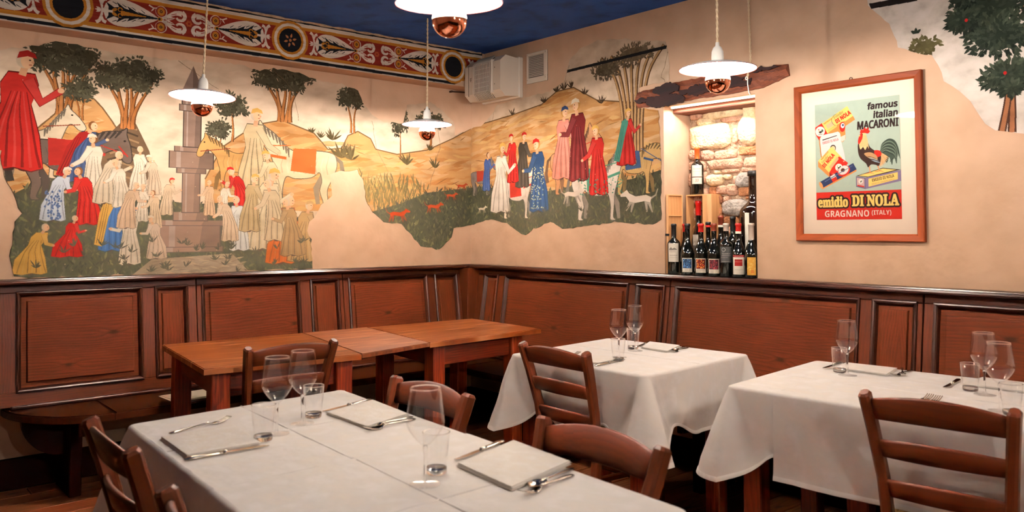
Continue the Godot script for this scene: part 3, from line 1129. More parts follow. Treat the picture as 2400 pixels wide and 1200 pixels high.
	for i in 46:
		b.tuft(Vector2(b.r.randf_range(-3.1, -1.3), b.r.randf_range(1.1, 1.3)), 0.05, Color8(52, 48, 34), 7)
	for q in [[-0.68, 1.43, 0.19], [-0.36, 1.5, 0.16], [-0.2, 1.6, 0.12], [-0.1, 1.68, 0.11]]:
		b.hound(Vector2(q[0], q[1]), q[2] * 0.62, Color8(168, 62, 28), 1.0)
	b.wear(160, SKY.darkened(0.12), 0.004)
	for cr in [[-1.64, 2.42, -1.5, 2.3, -1.46, 2.1], [-0.9, 2.15, -0.86, 1.96, -0.7, 1.7], [-0.35, 2.25, -0.3, 2.0, -0.4, 1.7], [-2.25, 2.4, -2.0, 2.25]]:
		b.crack(v2(cr), 0.003, Color8(120, 96, 72))
	var outline := v2([-0.002, 2.167, -0.161, 2.101, -0.174, 2.21, -0.267, 2.277, -0.394, 2.336, -0.597, 2.297, -0.633, 2.154, -0.797, 2.152, -0.896, 2.193, -0.973, 2.277, -1.015, 2.358, -1.143, 2.391, -1.322, 2.388, -1.463, 2.428, -1.644, 2.434, -1.737, 2.405, -1.873, 2.431, -2.295, 2.401, -2.629, 2.4, -2.808, 2.418, -2.915, 2.416, -3.058, 2.366, -3.176, 2.33, -3.224, 2.296, -3.221, 1.808, -3.159, 1.801, -3.144, 1.688, -3.109, 1.598, -3.052, 1.462, -3.083, 1.415, -3.102, 1.233, -3.079, 1.119, -2.946, 1.114, -2.27, 1.112, -1.347, 1.114, -1.362, 1.312, -1.394, 1.37, -1.376, 1.427, -1.311, 1.485, -1.289, 1.549, -1.203, 1.604, -1.217, 1.662, -1.231, 1.75, -1.17, 1.779, -1.016, 1.789, -0.968, 1.731, -0.939, 1.581, -0.89, 1.503, -0.79, 1.431, -0.646, 1.413, -0.552, 1.335, -0.476, 1.255, -0.302, 1.224, -0.19, 1.317, -0.17, 1.383, -0.002, 1.413])
	var st := S()
	prism(st, ragged(outline, 0.03, 0.014, 4), -0.001, 0.004, Transform3D.IDENTITY, b.uv)
	var o := part("wall_painting", st, painted("painting_back", b), self)
	tag(o, "large worn painting of robed villagers, trees and ochre hills on the back wall", "painting")

	# ---- right wall
	b = Brush.new(Vector2(2.04, 1.36), Vector2(-0.02, 2.66), 620.0, SKY, 19)
	for i in 200:
		b.ell(Vector2(b.r.randf_range(0, 2.0), b.r.randf_range(1.9, 2.66)), b.r.randf_range(0.03, 0.1), b.r.randf_range(0.015, 0.045), b.jig(SKY, 0.018), b.r.randf())
	hills(b, v2([-0.1, 2.15, 0.1, 2.19, 0.241, 2.2, 0.492, 2.222, 0.819, 2.263, 0.973, 2.335, 1.141, 2.342, 1.36, 2.228, 1.655, 2.178, 2.05, 2.1, 2.05, 1.5, -0.1, 1.5]), 3)
	for q in [[0.97, 2.33], [1.05, 2.34], [1.12, 2.34], [0.85, 2.27], [0.5, 2.22], [1.25, 2.28], [1.4, 2.2]]:
		b.tuft(Vector2(q[0], q[1]), 0.06, Color8(70, 54, 36), 12)
	for i in 7:   # clump of tall stems
		var x0 := 1.58 + i * 0.027
		b.stroke(curve2(PackedVector2Array([Vector2(x0, 1.78), Vector2(x0 + 0.005, 2.1), Vector2(x0 + (i - 3) * 0.02, 2.35), Vector2(x0 + (i - 3) * 0.06, 2.5)]), false, 5), 0.032, 0.022, Color8(94, 66, 40))
		b.stroke(curve2(PackedVector2Array([Vector2(x0 - 0.004, 1.78), Vector2(x0, 2.1), Vector2(x0 - 0.004 + (i - 3) * 0.02, 2.35), Vector2(x0 - 0.004 + (i - 3) * 0.06, 2.5)]), false, 5), 0.016, 0.012, Color8(186, 146, 98))
	b.foliage(Vector2(1.45, 2.42), 0.13, 0.06, Color8(96, 82, 62), 150, 0.03)
	b.foliage(Vector2(1.68, 2.48), 0.16, 0.06, Color8(104, 88, 66), 150, 0.03)
	meadow(b, v2([-0.1, 1.711, 0.293, 1.692, 0.727, 1.629, 1.076, 1.661, 1.356, 1.678, 1.651, 1.692, 2.0, 1.757, 2.0, 1.25, -0.1, 1.25]), 2400)
	b.horse(Vector2(0.13, 1.64), 0.28, Color8(120, 108, 100), 1.0, Color8(170, 60, 40))
	b.robe(Vector2(0.2, 1.67), 0.3, Color8(62, 84, 134), 1.0, 0.06, Color(0, 0, 0, 0), Color8(110, 70, 40), 0.28)
	b.horse(Vector2(1.12, 1.62), 0.44, Color8(186, 132, 92), 1.0, Color8(190, 60, 40), -0.1)
	b.horse(Vector2(1.68, 1.6), 0.4, Color8(190, 152, 96), 1.0, Color8(60, 84, 120), 0.7)
	b.horse(Vector2(0.55, 1.46), 0.4, Color8(216, 198, 178), 1.0, Color8(178, 52, 36))
	b.horse(Vector2(1.36, 1.44), 0.5, Color8(214, 196, 178), 1.0, Color8(70, 130, 104))
	for g in [[0.62, 1.68, 0.4, Color8(60, 50, 40), 1, red, 0.34], [0.5, 1.72, 0.36, red, -1, red, 0.32], [1.04, 1.72, 0.5, Color8(206, 128, 108), 1, blue, 0.36], [1.18, 1.7, 0.56, Color8(110, 32, 30), -1, white, 0.3], [1.62, 1.78, 0.36, red, 1, gold, 0.4], [1.36, 1.6, 0.46, red, -1, gold, 0.34], [0.37, 1.5, 0.52, Color8(222, 206, 186), 1, gold, 0.38], [0.78, 1.5, 0.52, Color8(38, 62, 96), -1, red, 0.34]]:
		b.robe(Vector2(g[0], g[1]), g[2], g[3], g[4], 0.02, g[5], Color8(176, 128, 66), g[6], Color8(72, 130, 110) if g[0] == 1.62 else Color(0, 0, 0, 0))
	for i in 90:
		b.ell(Vector2(0.78 + b.r.randf_range(-0.07, 0.06), 1.52 + b.r.randf() * 0.3), 0.0045, 0.005, Color8(206, 190, 130))
	for i in 70:
		b.ell(Vector2(1.28 + b.r.randf_range(-0.1, 0.3), 1.6 + b.r.randf() * 0.12), 0.006, 0.004, Color8(70, 130, 104))
	for q in [[1.12, 1.55, 0.13, 1], [1.72, 1.48, 0.17, -1], [0.14, 1.5, 0.07, 1]]:
		b.hound(Vector2(q[0], q[1]), q[2], Color8(206, 188, 170), q[3])
	for i in 40:
		b.tuft(Vector2(b.r.randf_range(0, 1.9), b.r.randf_range(1.38, 1.5)), 0.05, Color8(64, 58, 42), 7)
	b.poly(v2([1.08, 2.471, 1.079, 2.452, 1.94, 2.472, 1.941, 2.492]), Color8(30, 28, 28))
	b.wear(110, SKY.darkened(0.12), 0.004)
	for cr in [[0.28, 2.27, 0.24, 2.1, 0.1, 2.05], [1.1, 2.5, 1.04, 2.36], [1.95, 2.45, 1.9, 2.3, 1.95, 2.25]]:
		b.crack(v2(cr), 0.003, Color8(120, 96, 72))
	outline = v2([0.002, 2.168, 0.136, 2.178, 0.282, 2.271, 0.323, 2.319, 0.502, 2.329, 0.908, 2.343, 1.046, 2.393, 1.105, 2.538, 1.204, 2.598, 1.362, 2.625, 1.514, 2.609, 1.729, 2.56, 1.931, 2.518, 1.95, 2.455, 1.96, 2.27, 1.72, 2.265, 1.7, 2.14, 1.87, 2.1, 1.879, 1.994, 1.889, 1.732, 1.886, 1.434, 1.82, 1.406, 1.504, 1.424, 1.237, 1.398, 1.033, 1.381, 0.905, 1.429, 0.727, 1.382, 0.644, 1.33, 0.54, 1.366, 0.444, 1.42, 0.243, 1.454, 0.002, 1.413])
	var side := Transform3D(Basis(Vector3(0, 0, 1), Vector3.UP, Vector3(-1, 0, 0)), Vector3.ZERO)
	st = S()
	prism(st, ragged(outline, 0.03, 0.012, 6), -0.001, 0.004, side, b.uv)
	o = part("wall_painting", st, painted("painting_right", b), self)
	tag(o, "wall painting of robed figures and pale horses left of the bottle niche", "painting")

	# ---- high on the right wall, beside the framed poster
	var pale := Color8(226, 212, 198)
	b = Brush.new(Vector2(1.3, 0.98), Vector2(3.15, 2.732), 620.0, pale, 29)
	for i in 160:
		b.ell(Vector2(b.r.randf_range(3.15, 4.5), b.r.randf_range(1.75, 2.74)), b.r.randf_range(0.03, 0.1), b.r.randf_range(0.015, 0.045), b.jig(pale, 0.014), b.r.randf())
	b.poly(v2([3.19, 2.48, 3.2, 2.452, 3.42, 2.444, 3.42, 2.472]), Color8(34, 26, 24))
	var dg := Color8(50, 58, 46)
	var bk := Color8(168, 110, 74)
	for s in [[3.8, 1.79, 3.805, 1.95, 3.79, 2.06], [3.76, 1.79, 3.79, 1.95, 3.785, 2.05]]:
		b.stroke(curve2(v2(s), false, 4), 0.034, 0.022, Color8(74, 46, 34))
		b.stroke(curve2(v2(s), false, 4), 0.02, 0.012, bk)
	for s in [[3.93, 1.78, 3.94, 1.9, 3.925, 1.98], [4.0, 2.1, 3.92, 2.2, 3.86, 2.23, 3.77, 2.24], [3.9, 2.22, 3.87, 2.3, 3.85, 2.4], [4.05, 2.36, 3.9, 2.42, 3.78, 2.5], [4.1, 2.42, 3.95, 2.5]]:
		b.stroke(curve2(v2(s), false, 4), 0.05, 0.022, Color8(92, 58, 42))
		b.stroke(curve2(v2(s), false, 4), 0.036, 0.014, bk)
	for f in [[3.77, 2.5, 0.19, 0.13], [3.72, 2.36, 0.15, 0.12], [3.76, 2.22, 0.13, 0.09], [3.9, 2.56, 0.16, 0.1], [3.62, 2.32, 0.06, 0.05], [3.64, 2.45, 0.06, 0.07], [3.79, 2.04, 0.1, 0.06], [3.98, 2.2, 0.06, 0.06], [4.05, 2.55, 0.12, 0.12], [3.8, 1.98, 0.03, 0.02]]:
		b.foliage(Vector2(f[0], f[1]), f[2], f[3], dg, int(1500 * (f[2] + f[3])), 0.032)
	b.foliage(Vector2(3.45, 2.225), 0.06, 0.035, Color8(92, 84, 52), 70, 0.03)
	for i in 3:
		b.leaf(Vector2(3.41, 2.29), PI / 2 + (i - 1) * 0.9, 0.03, 0.016, dg)
	for q in [[3.63, 2.31], [3.8, 2.43], [3.78, 2.05], [3.9, 2.36]]:
		b.ell(Vector2(q[0], q[1]), 0.007, 0.008, Color8(200, 40, 36))
	outline = v2([3.178, 2.73, 3.183, 2.475, 3.287, 2.363, 3.325, 2.243, 3.394, 2.209, 3.479, 2.174, 3.507, 2.132, 3.533, 2.05, 3.595, 1.993, 3.638, 1.947, 3.663, 1.898, 3.696, 1.838, 3.733, 1.804, 3.845, 1.783, 3.939, 1.764, 4.1, 1.77, 4.3, 1.8, 4.4, 2.0, 4.42, 2.73])
	st = S()
	prism(st, ragged(outline, 0.03, 0.01, 8), -0.001, 0.003, side, b.uv)
	o = part("wall_painting", st, painted("painting_tree", b), self)
	tag(o, "pale wall painting of a dark leafy tree, high beside the framed poster", "painting")


# ------------------------------------------------------------------ panelled bench backs and benches

# frame of a sloping back: u runs along the wall to the right as one looks at it, v up the slope, w out from it
func slope_back(x: float) -> Transform3D:
	var v := Vector3(0, 0.6, -0.085).normalized()
	return Transform3D(Basis(Vector3.RIGHT, v, Vector3.RIGHT.cross(v)), Vector3(x, 0.47, 0.115))


func slope_right(z: float) -> Transform3D:
	var v := Vector3(0.085, 0.6, 0).normalized()
	var u := Vector3(0, 0, 1)
	return Transform3D(Basis(u, v, u.cross(v)), Vector3(-0.115, 0.47, z))


# one unit of panelling: openings is a list of [u0, u1] inside a width
func panel_unit(F: Transform3D, width: float, openings: Array, label: String) -> Node3D:
	var t := thing("wall_panelling", label, "panelling", Vector3.ZERO, 0.0, "panelled bench backs round the walls")
	var top := 0.635
	var v0 := 0.055
	var v1 := 0.572
	var put := func(called: String, u0: float, u1: float, a: float, c: float, w0: float, w1: float, m: Material, bev: float) -> void:
		var st := S()
		box(st, F * at((u0 + u1) / 2.0, (a + c) / 2.0, (w0 + w1) / 2.0), Vector3(u1 - u0, c - a, w1 - w0), bev)
		part(called, st, m, t)
	put.call("rail", 0.002, width - 0.002, v1, top, -0.024, 0.0, M.frame_wood, 0.003)
	put.call("rail", 0.002, width - 0.002, -0.02, v0, -0.024, 0.0, M.frame_wood, 0.003)
	var u := 0.002
	for k in openings.size() + 1:
		var e: float = openings[k][0] if k < openings.size() else width - 0.002
		put.call("stile", u, e, v0, v1, -0.024, 0.0, M.frame_wood, 0.002)
		if k < openings.size():
			u = openings[k][1]
	for q in openings:
		var a: float = q[0]
		var c: float = q[1]
		# moulding: four mitred strips standing proud round the opening
		var mo := S()
		var mw := 0.02
		for e in [[a, v0, c, v0, 0, 1], [c, v0, c, v1, -1, 0], [c, v1, a, v1, 0, -1], [a, v1, a, v0, 1, 0]]:
			var p0 := Vector2(e[0], e[1])
			var p1 := Vector2(e[2], e[3])
			var inw := Vector2(e[4], e[5])
			var dir := (p1 - p0).normalized()
			var prof := [[-0.007, 0.0], [-0.005, 0.009], [0.002, 0.012], [0.008, 0.008], [0.013, 0.002], [mw, -0.012]]
			for i in prof.size() - 1:
				var f0: float = prof[i][0]
				var f1: float = prof[i + 1][0]
				var A: Vector2 = p0 + inw * f0 + dir * f0
				var B: Vector2 = p1 + inw * f0 - dir * f0
				var C: Vector2 = p1 + inw * f1 - dir * f1
				var D: Vector2 = p0 + inw * f1 + dir * f1
				face(mo, [F * Vector3(A.x, A.y, prof[i][1]), F * Vector3(B.x, B.y, prof[i][1]), F * Vector3(C.x, C.y, prof[i + 1][1]), F * Vector3(D.x, D.y, prof[i + 1][1])], [Vector2(A.x + A.y, f0), Vector2(B.x + B.y, f0), Vector2(C.x + C.y, f1), Vector2(D.x + D.y, f1)], F.basis.z)
		part("moulding", mo, M.rail_wood, t)
		# raised and fielded panel
		var pn := S()
		var tall := (c - a) < 0.35
		var b0 := Vector2(a + 0.012, v0 + 0.012)
		var b1 := Vector2(c - 0.012, v1 - 0.012)
		var o := Vector2(rng.randf() * 2.0, rng.randf())
		var uvf := func(p: Vector2) -> Vector2:
			return (Vector2(p.y, p.x) if tall else p) + o
		var m1 := 0.028 if tall else 0.036
		var rings := [[0.0, -0.014], [m1 - 0.004, -0.012], [m1, -0.002], [m1 + 0.003, -0.001]]
		var prev := []
		for rg in rings:
			var i: float = rg[0]
			var cur := [Vector3(b0.x + i, b0.y + i, rg[1]), Vector3(b1.x - i, b0.y + i, rg[1]), Vector3(b1.x - i, b1.y - i, rg[1]), Vector3(b0.x + i, b1.y - i, rg[1])]
			if prev.size():
				for s in 4:
					var n := (s + 1) % 4
					face(pn, [F * prev[s], F * prev[n], F * cur[n], F * cur[s]], [uvf.call(Vector2(prev[s].x, prev[s].y)), uvf.call(Vector2(prev[n].x, prev[n].y)), uvf.call(Vector2(cur[n].x, cur[n].y)), uvf.call(Vector2(cur[s].x, cur[s].y))], F.basis.z)
			prev = cur
		face(pn, [F * prev[0], F * prev[1], F * prev[2], F * prev[3]], [uvf.call(Vector2(prev[0].x, prev[0].y)), uvf.call(Vector2(prev[1].x, prev[1].y)), uvf.call(Vector2(prev[2].x, prev[2].y)), uvf.call(Vector2(prev[3].x, prev[3].y))], F.basis.z)
		part("panel", pn, M.panel_wood, t)
	return t


func build_panelling() -> void:
	var big := "panelled bench back "
	# back wall; numbers are x of the unit's left end, then its openings
	var us := [
		[-3.28, 1.15, [[0.21, 0.835], [0.912, 1.095]], big + "over the bare left end of the back wall bench"],
		[-2.13, 0.992, [[0.035, 0.67], [0.753, 0.957]], big + "behind the left end of the bare wooden tables"],
		[-1.138, 1.0, [[0.045, 0.69], [0.765, 0.965]], big + "on the back wall next to the corner post"]]
	for q in us:
		panel_unit(slope_back(q[0]), q[1], q[2], q[3])
	us = [
		[0.14, 1.836, [[0.089, 0.241], [0.329, 1.513], [1.582, 1.798]], "panelled bench back with two narrow panels, between corner post and bottle niche"],
		[1.978, 1.45, [[0.045, 1.15], [1.22, 1.42]], big + "on the right wall below the bottle niche and poster"],
		[3.43, 1.4, [[0.05, 1.1], [1.17, 1.36]], big + "at the picture's right edge, right of the framed poster"]]
	for q in us:
		panel_unit(slope_right(q[0]), q[1], q[2], q[3])
	# square post in the corner
	var st := S()
	bx(st, Vector3(-0.135, 0.45, 0.02), Vector3(-0.02, 1.085, 0.135), 0.004)
	bx(st, Vector3(-0.155, 0.45, 0.02), Vector3(-0.02, 0.6, 0.155), 0.006)
	var o := part("corner_post", st, M.frame_wood, self)
	tag(o, "plain square wooden post joining the two bench backs in the room corner", "post")
	# capping rail
	var prof := PackedVector2Array([Vector2(0.0, 0.0), Vector2(0.075, 0.0), Vector2(0.085, 0.006), Vector2(0.088, 0.014), Vector2(0.083, 0.022), Vector2(0.072, 0.024), Vector2(0.07, 0.028), Vector2(0.0, 0.03)])
	st = S()
	var mitre := prof.duplicate()
	var up := Vector3.UP
	var ra := []
	for e in [[-3.29, 0.0], [0.0, 1.0]]:
		var ring := []
		for p in prof:
			ring.append(Vector3(e[0] - p.x * e[1], RAIL - 0.03 + p.y, p.x))
		ra.append(ring)
	for e in [[0.0, 1.0], [5.2, 0.0]]:
		var ring := []
		for p in prof:
			ring.append(Vector3(-p.x, RAIL - 0.03 + p.y, e[0] + p.x * e[1]))
		ra.append(ring)
	for k in [[0, 1], [2, 3]]:
		for j in prof.size():
			var n := (j + 1) % prof.size()
			var A: Vector3 = ra[k[0]][j]
			var B: Vector3 = ra[k[0]][n]
			var C: Vector3 = ra[k[1]][n]
			var D: Vector3 = ra[k[1]][j]
			var mid := (A + B) / 2.0
			var cen := Vector3.ZERO
			for q in ra[k[0]]:
				cen += q / prof.size()
			var w := (D - A).length()
			face(st, [A, B, C, D], [Vector2(0, j * 0.02), Vector2(0, n * 0.02), Vector2(w, n * 0.02), Vector2(w, j * 0.02)], mid - cen)
	face(st, ra[0], ra[0].map(func(_p): return Vector2.ZERO), Vector3.LEFT)
	struct("trim_2", st, M.rail_wood)


func build_benches() -> void:
	# back bench, its left end rounded off to the wall
	var b := thing("wall_bench", "dark wooden wall bench with a rounded left end along the back wall", "bench")
	var seat := func(poly: PackedVector2Array, parent: Node) -> void:
		var st := S()
		var T := Transform3D(Basis(Vector3.RIGHT, Vector3(0, 0, -1), Vector3.UP), Vector3.ZERO)
		prism(st, poly, 0.4, 0.432, T)
		prism(st, Geometry2D.offset_polygon(poly, -0.006)[0], 0.432, 0.438, T)
		part("seat_board", st, M.bench_wood, parent)
	var end := PackedVector2Array([Vector2(-2.7, -0.03)])
	for i in 13:
		var a := PI / 2 * i / 12.0
		end.append(Vector2(-2.72 - 0.41 * sin(a), -0.03 - 0.495 * cos(a)))
	end.append(Vector2(-3.13, -0.03))
	end.insert(1, Vector2(-2.7, -0.525))
	seat.call(end, b)
	seat.call(v2([-2.697, -0.03, -2.697, -0.525, -1.35, -0.525, -1.35, -0.03]), b)
	seat.call(v2([-1.347, -0.03, -1.347, -0.525, -0.03, -0.525, -0.03, -0.03]), b)
	var st := S()
	bx(st, Vector3(-3.1, 0.438, 0.1), Vector3(-0.13, 0.456, 0.134), 0.005)
	part("back_bead", st, M.rail_wood, b)
	for x in [-2.84, -1.75, -0.72]:
		st = S()
		bx(st, Vector3(x - 0.03, 0.0, 0.06), Vector3(x + 0.03, 0.4, 0.36), 0.005)
		part("leg", st, M.dark_wood, b)
		st = S()
		bx(st, Vector3(x - 0.02, 0.33, 0.36), Vector3(x + 0.02, 0.4, 0.49), 0.004)
		part("bearer", st, M.dark_wood, b)
	st = S()   # curved bracket under the rounded end
	var q := PackedVector2Array([Vector2(-2.87, 0.4)])
	for i in 13:
		var a := PI / 2 * i / 12.0
		q.append(Vector2(-2.87 - 0.2 * cos(a), 0.4 - 0.2 * sin(a)))
	prism(st, q, 0.2, 0.24)
	part("bracket", st, M.dark_wood, b)
	# right bench
	b = thing("wall_bench", "dark wooden wall bench along the right wall, mostly hidden behind the laid tables", "bench")
	for e in [[0.528, 2.4], [2.403, 4.0], [4.003, 5.2]]:
		seat.call(v2([-0.535, -e[1], -0.03, -e[1], -0.03, -e[0], -0.535, -e[0]]), b)
	st = S()
	bx(st, Vector3(-0.134, 0.438, 0.135), Vector3(-0.1, 0.456, 5.2), 0.005)
	part("back_bead", st, M.rail_wood, b)
	for z in [1.0, 2.4, 3.6, 4.8]:
		st = S()
		bx(st, Vector3(-0.36, 0.0, z - 0.03), Vector3(-0.06, 0.4, z + 0.03), 0.005)
		part("leg", st, M.dark_wood, b)
		st = S()
		bx(st, Vector3(-0.5, 0.33, z - 0.02), Vector3(-0.36, 0.4, z + 0.02), 0.004)
		part("bearer", st, M.dark_wood, b)
	# loose papers left on the back bench
	for e in [[-2.27, 0.36, 0.05, 0.13, "cream folded papers on the back bench behind the bare table's left legs"], [-2.06, 0.42, 0.5, 0.06, "small cream paper on the back bench right of the table's front leg"]]:
		st = S()
		var T := Transform3D(Basis(Vector3.UP, e[2]), Vector3(e[0], 0.438, e[1]))
		box(st, T * at(0, 0.002, 0), Vector3(e[3] * 2.0, 0.003, e[3] * 1.7), 0.001)
		box(st, T * Transform3D(Basis(Vector3.UP, 0.06), Vector3(0.006, 0.0058, -0.004)), Vector3(e[3] * 1.9, 0.003, e[3] * 1.6), 0.001)
		tag(part("folded_paper", st, M.paper, self), e[4], "paper")


# ------------------------------------------------------------------ niche of rough stones under an old lintel

func build_niche() -> void:
	var st := S()
	bx(st, Vector3(0.262, 1.08, 1.88), Vector3(0.5, 2.14, 2.58), 0.0)
	var back := struct("wall_niche", st, M.mortar)
	var kinds := ["stone_cream", "stone_pink", "stone_brick", "stone_grey", "stone_brown"]
	var cols := [Color8(226, 200, 160), Color8(206, 160, 132), Color8(190, 128, 88), Color8(168, 156, 144), Color8(150, 98, 70)]
	for i in 5:
		var m := plaster(kinds[i], cols[i], 90 + i, 0.74, 0.95, 3.0, 0.9)
		m.uv1_world_triplanar = true
	# z, y, width, height, kind
	var ST := [2.157, 2.09, 0.295, 0.088, 0, 2.225, 2.035, 0.17, 0.032, 1, 2.033, 2.039, 0.133, 0.05, 0, 1.964, 2.096, 0.097, 0.085, 1, 2.357, 2.071, 0.094, 0.118, 0, 2.07, 1.946, 0.3, 0.159, 0, 2.34, 1.955, 0.138, 0.19, 0, 2.25, 1.935, 0.04, 0.1, 1, 2.333, 1.839, 0.135, 0.055, 2, 2.175, 1.826, 0.157, 0.059, 1, 2.045, 1.832, 0.097, 0.068, 1, 1.949, 1.839, 0.087, 0.069, 1, 2.165, 1.77, 0.251, 0.064, 1, 2.355, 1.768, 0.106, 0.065, 1, 1.971, 1.767, 0.125, 0.066, 1, 2.118, 1.722, 0.052, 0.023, 0, 2.207, 1.725, 0.125, 0.028, 1, 2.339, 1.727, 0.12, 0.027, 1, 2.099, 1.676, 0.127, 0.075, 0, 2.189, 1.69, 0.06, 0.033, 0, 2.306, 1.664, 0.11, 0.093, 3, 2.016, 1.694, 0.044, 0.074, 1, 1.949, 1.682, 0.09, 0.095, 1, 2.083, 1.607, 0.053, 0.06, 2, 2.146, 1.615, 0.079, 0.054, 1, 2.221, 1.613, 0.071, 0.071, 1, 2.31, 1.6, 0.101, 0.055, 2, 2.128, 1.555, 0.052, 0.054, 4, 2.182, 1.556, 0.05, 0.041, 1, 2.247, 1.505, 0.194, 0.101, 3, 2.337, 1.561, 0.057, 0.02, 2, 2.123, 1.48, 0.061, 0.067, 2, 2.117, 1.411, 0.064, 0.07, 4, 2.209, 1.429, 0.113, 0.053, 2, 2.324, 1.422, 0.112, 0.055, 1, 2.024, 1.592, 0.063, 0.079, 1, 2.245, 1.672, 0.027, 0.05, 1, 2.209, 1.365, 0.11, 0.051, 1, 2.42, 1.95, 0.07, 0.12, 1, 2.44, 1.8, 0.1, 0.08, 2, 2.45, 1.68, 0.12, 0.09, 0, 2.43, 1.56, 0.12, 0.08, 1, 2.44, 1.44, 0.1, 0.1, 3, 2.48, 2.07, 0.1, 0.09, 0, 2.5, 1.94, 0.07, 0.1, 1, 1.97, 1.58, 0.08, 0.1, 1, 2.05, 1.5, 0.08, 0.08, 4, 1.96, 1.47, 0.08, 0.09, 1, 2.05, 1.4, 0.07, 0.08, 1, 2.32, 1.34, 0.11, 0.07, 2, 2.44, 1.33, 0.1, 0.08, 1, 2.12, 1.33, 0.08, 0.06, 2, 1.97, 1.36, 0.09, 0.09, 2]
	for i in range(0, ST.size(), 5):
		stone(back, Vector2(ST[i], ST[i + 1]), Vector2(ST[i + 2], ST[i + 3]), M[kinds[ST[i + 4]]], ST[i + 4] == 3 or (ST[i + 4] == 0 and ST[i + 2] < 0.14))
	# lintel
	var old := thing("lintel", "old worn wooden lintel beam set in the wall over the bottle niche", "beam")
	st = S()
	var pts := []
	var pr := []
	var n := 46
	var ns := noise(3.0, 321, 3)
	for i in n:
		var t := float(i) / (n - 1)
		var z := 1.715 + 1.04 * t
		var yc := 2.183 + 0.012 * sin(t * 2.6) + 0.008 * t
		var hh := 0.056 + 0.014 * sin(PI * t) + 0.006 * ns.get_noise_1d(t * 2.0)
		if t > 0.86:
			hh *= lerpf(1.0, 0.66, (t - 0.86) / 0.14)
			yc += 0.022 * (t - 0.86) / 0.14
		pts.append(Vector3(0.05, yc, z))
		var ring := PackedVector2Array()
		for k in 14:
			var a := TAU * k / 14.0
			var q := Vector2(cos(a), sin(a))
			q = q / maxf(absf(q.x), absf(q.y)) * (0.86 + 0.14 * maxf(absf(q.x * q.y) * -1.0 + 0.6, 0.0))
			ring.append(Vector2(q.x * (0.085 + 0.012 * ns.get_noise_2d(t * 6.0 + 5.0, k * 0.3)), q.y * (hh + 0.008 * ns.get_noise_2d(t * 5.0, k * 0.4))))
		pr.append(ring)
	sweep(st, pts, pr)
	part("beam", st, M.old_beam, old)
	# flakes of dark bark left on its face
	for e in [[1.8, 2.13, 2.1, 0.04], [1.86, 2.2, 2.06, 0.035], [2.06, 2.165, 2.32, 0.025], [2.2, 2.185, 2.52, 0.02], [1.72, 2.15, 1.88, 0.012], [2.56, 2.22, 2.72, 0.012], [2.4, 2.165, 2.56, 0.018]]:
		st = S()
		var q := PackedVector2Array()
		for i in 16:
			var a := TAU * i / 16.0
			q.append(Vector2((e[0] + e[2]) / 2.0 + cos(a) * (e[2] - e[0]) / 2.0, e[1] + 0.02 + sin(a) * e[3] * (1.0 + 0.4 * ns.get_noise_1d(i * 0.7 + e[0] * 9.0))))
		prism(st, ragged(q, 0.008, 0.022, int(e[0] * 1000)), 0.03, 0.042 + rng.randf() * 0.002, Transform3D(Basis(Vector3(0, 0, 1), Vector3.UP, Vector3(-1, 0, 0)), Vector3(0, 0, 0)))
		part("bark", st, M.old_beam_dark, old)
	# inner board of the niche's ceiling and the light strip
	st = S()
	bx(st, Vector3(0.085, 2.085, 1.912), Vector3(0.262, 2.13, 2.543), 0.006)
	tag(part("niche_board", st, M.old_beam, self), "rough brown board closing the top of the stone niche behind the light strip", "board")
	var strip := thing("light_strip", "thin glowing light strip under the front of the niche lintel", "light")
	st = S()
	bx(st, Vector3(0.03, 2.118, 1.94), Vector3(0.052, 2.126, 2.535), 0.002)
	part("housing", st, M.plastic_cream, strip)
	st = S()
	bx(st, Vector3(0.03, 2.108, 1.94), Vector3(0.052, 2.118, 2.535), 0.002)
	part("glow_strip", st, M.led_glow, strip)
	for k in 2:
		var l := AreaLight3D.new()
		l.name = nm(self, "niche_strip_light")
		l.area_size = Vector2(0.29, 0.02)
		l.light_energy = 0.17
		l.light_color = LIGHT
		l.shadow_enabled = true
		l.area_range = 6.0
		l.transform = Transform3D(Basis(Vector3(0, 0, 1), Vector3(1, 0, 0), Vector3.UP), Vector3(0.05, 2.104, 2.09 + k * 0.295))
		strip.add_child(l)


func stone(parent: Node, c: Vector2, size: Vector2, m: Material, round_: bool) -> void:
	var st := S(true)
	var ns := noise(1.0, 700 + int(c.x * 900.0 + c.y * 77.0), 3)
	var h := size * 0.5
	var out := minf(0.05, 0.022 + 0.25 * minf(size.x, size.y)) * (1.25 if round_ else 1.0)
	var e := 0.75 if round_ else 0.42
	var nu := 5
	var nv := 14
	var P := []
	for i in nu + 1:
		var lat := PI / 2 * i / nu
		var row := []
		for j in nv:
			var lon := TAU * j / nv
			var cx := signf(cos(lon)) * pow(absf(cos(lon)), e)
			var cy := signf(sin(lon)) * pow(absf(sin(lon)), e)
			var rr := pow(cos(lat), 0.5)
			var q := Vector3(cx * rr, cy * rr, pow(sin(lat), 0.8))
			var d := ns.get_noise_3d(q.x * 1.2 + c.x * 10.0, q.y * 1.2 + c.y * 10.0, q.z) * 0.2 + ns.get_noise_3d(q.x * 4.0, q.y * 4.0, q.z + c.x) * 0.07
			q = Vector3(q.x * h.x * (1.0 + d), q.y * h.y * (1.0 + d), q.z * out * (1.0 + d))
			row.append(Vector3(-q.z, q.y, q.x))
		P.append(row)
	for i in nu:
		for j in nv:
			var k := (j + 1) % nv
			face(st, [P[i][j], P[i][k], P[i + 1][k], P[i + 1][j]] if i < nu - 1 else [P[i][j], P[i][k], P[i + 1][0]], [Vector2.ZERO, Vector2.ZERO, Vector2.ZERO, Vector2.ZERO], (P[i][j] + P[i][k] + P[i + 1][j]))
	var o := part("stone", st, m, parent)
	o.position = Vector3(0.268, c.y, c.x)


# ------------------------------------------------------------------ tables and cloths

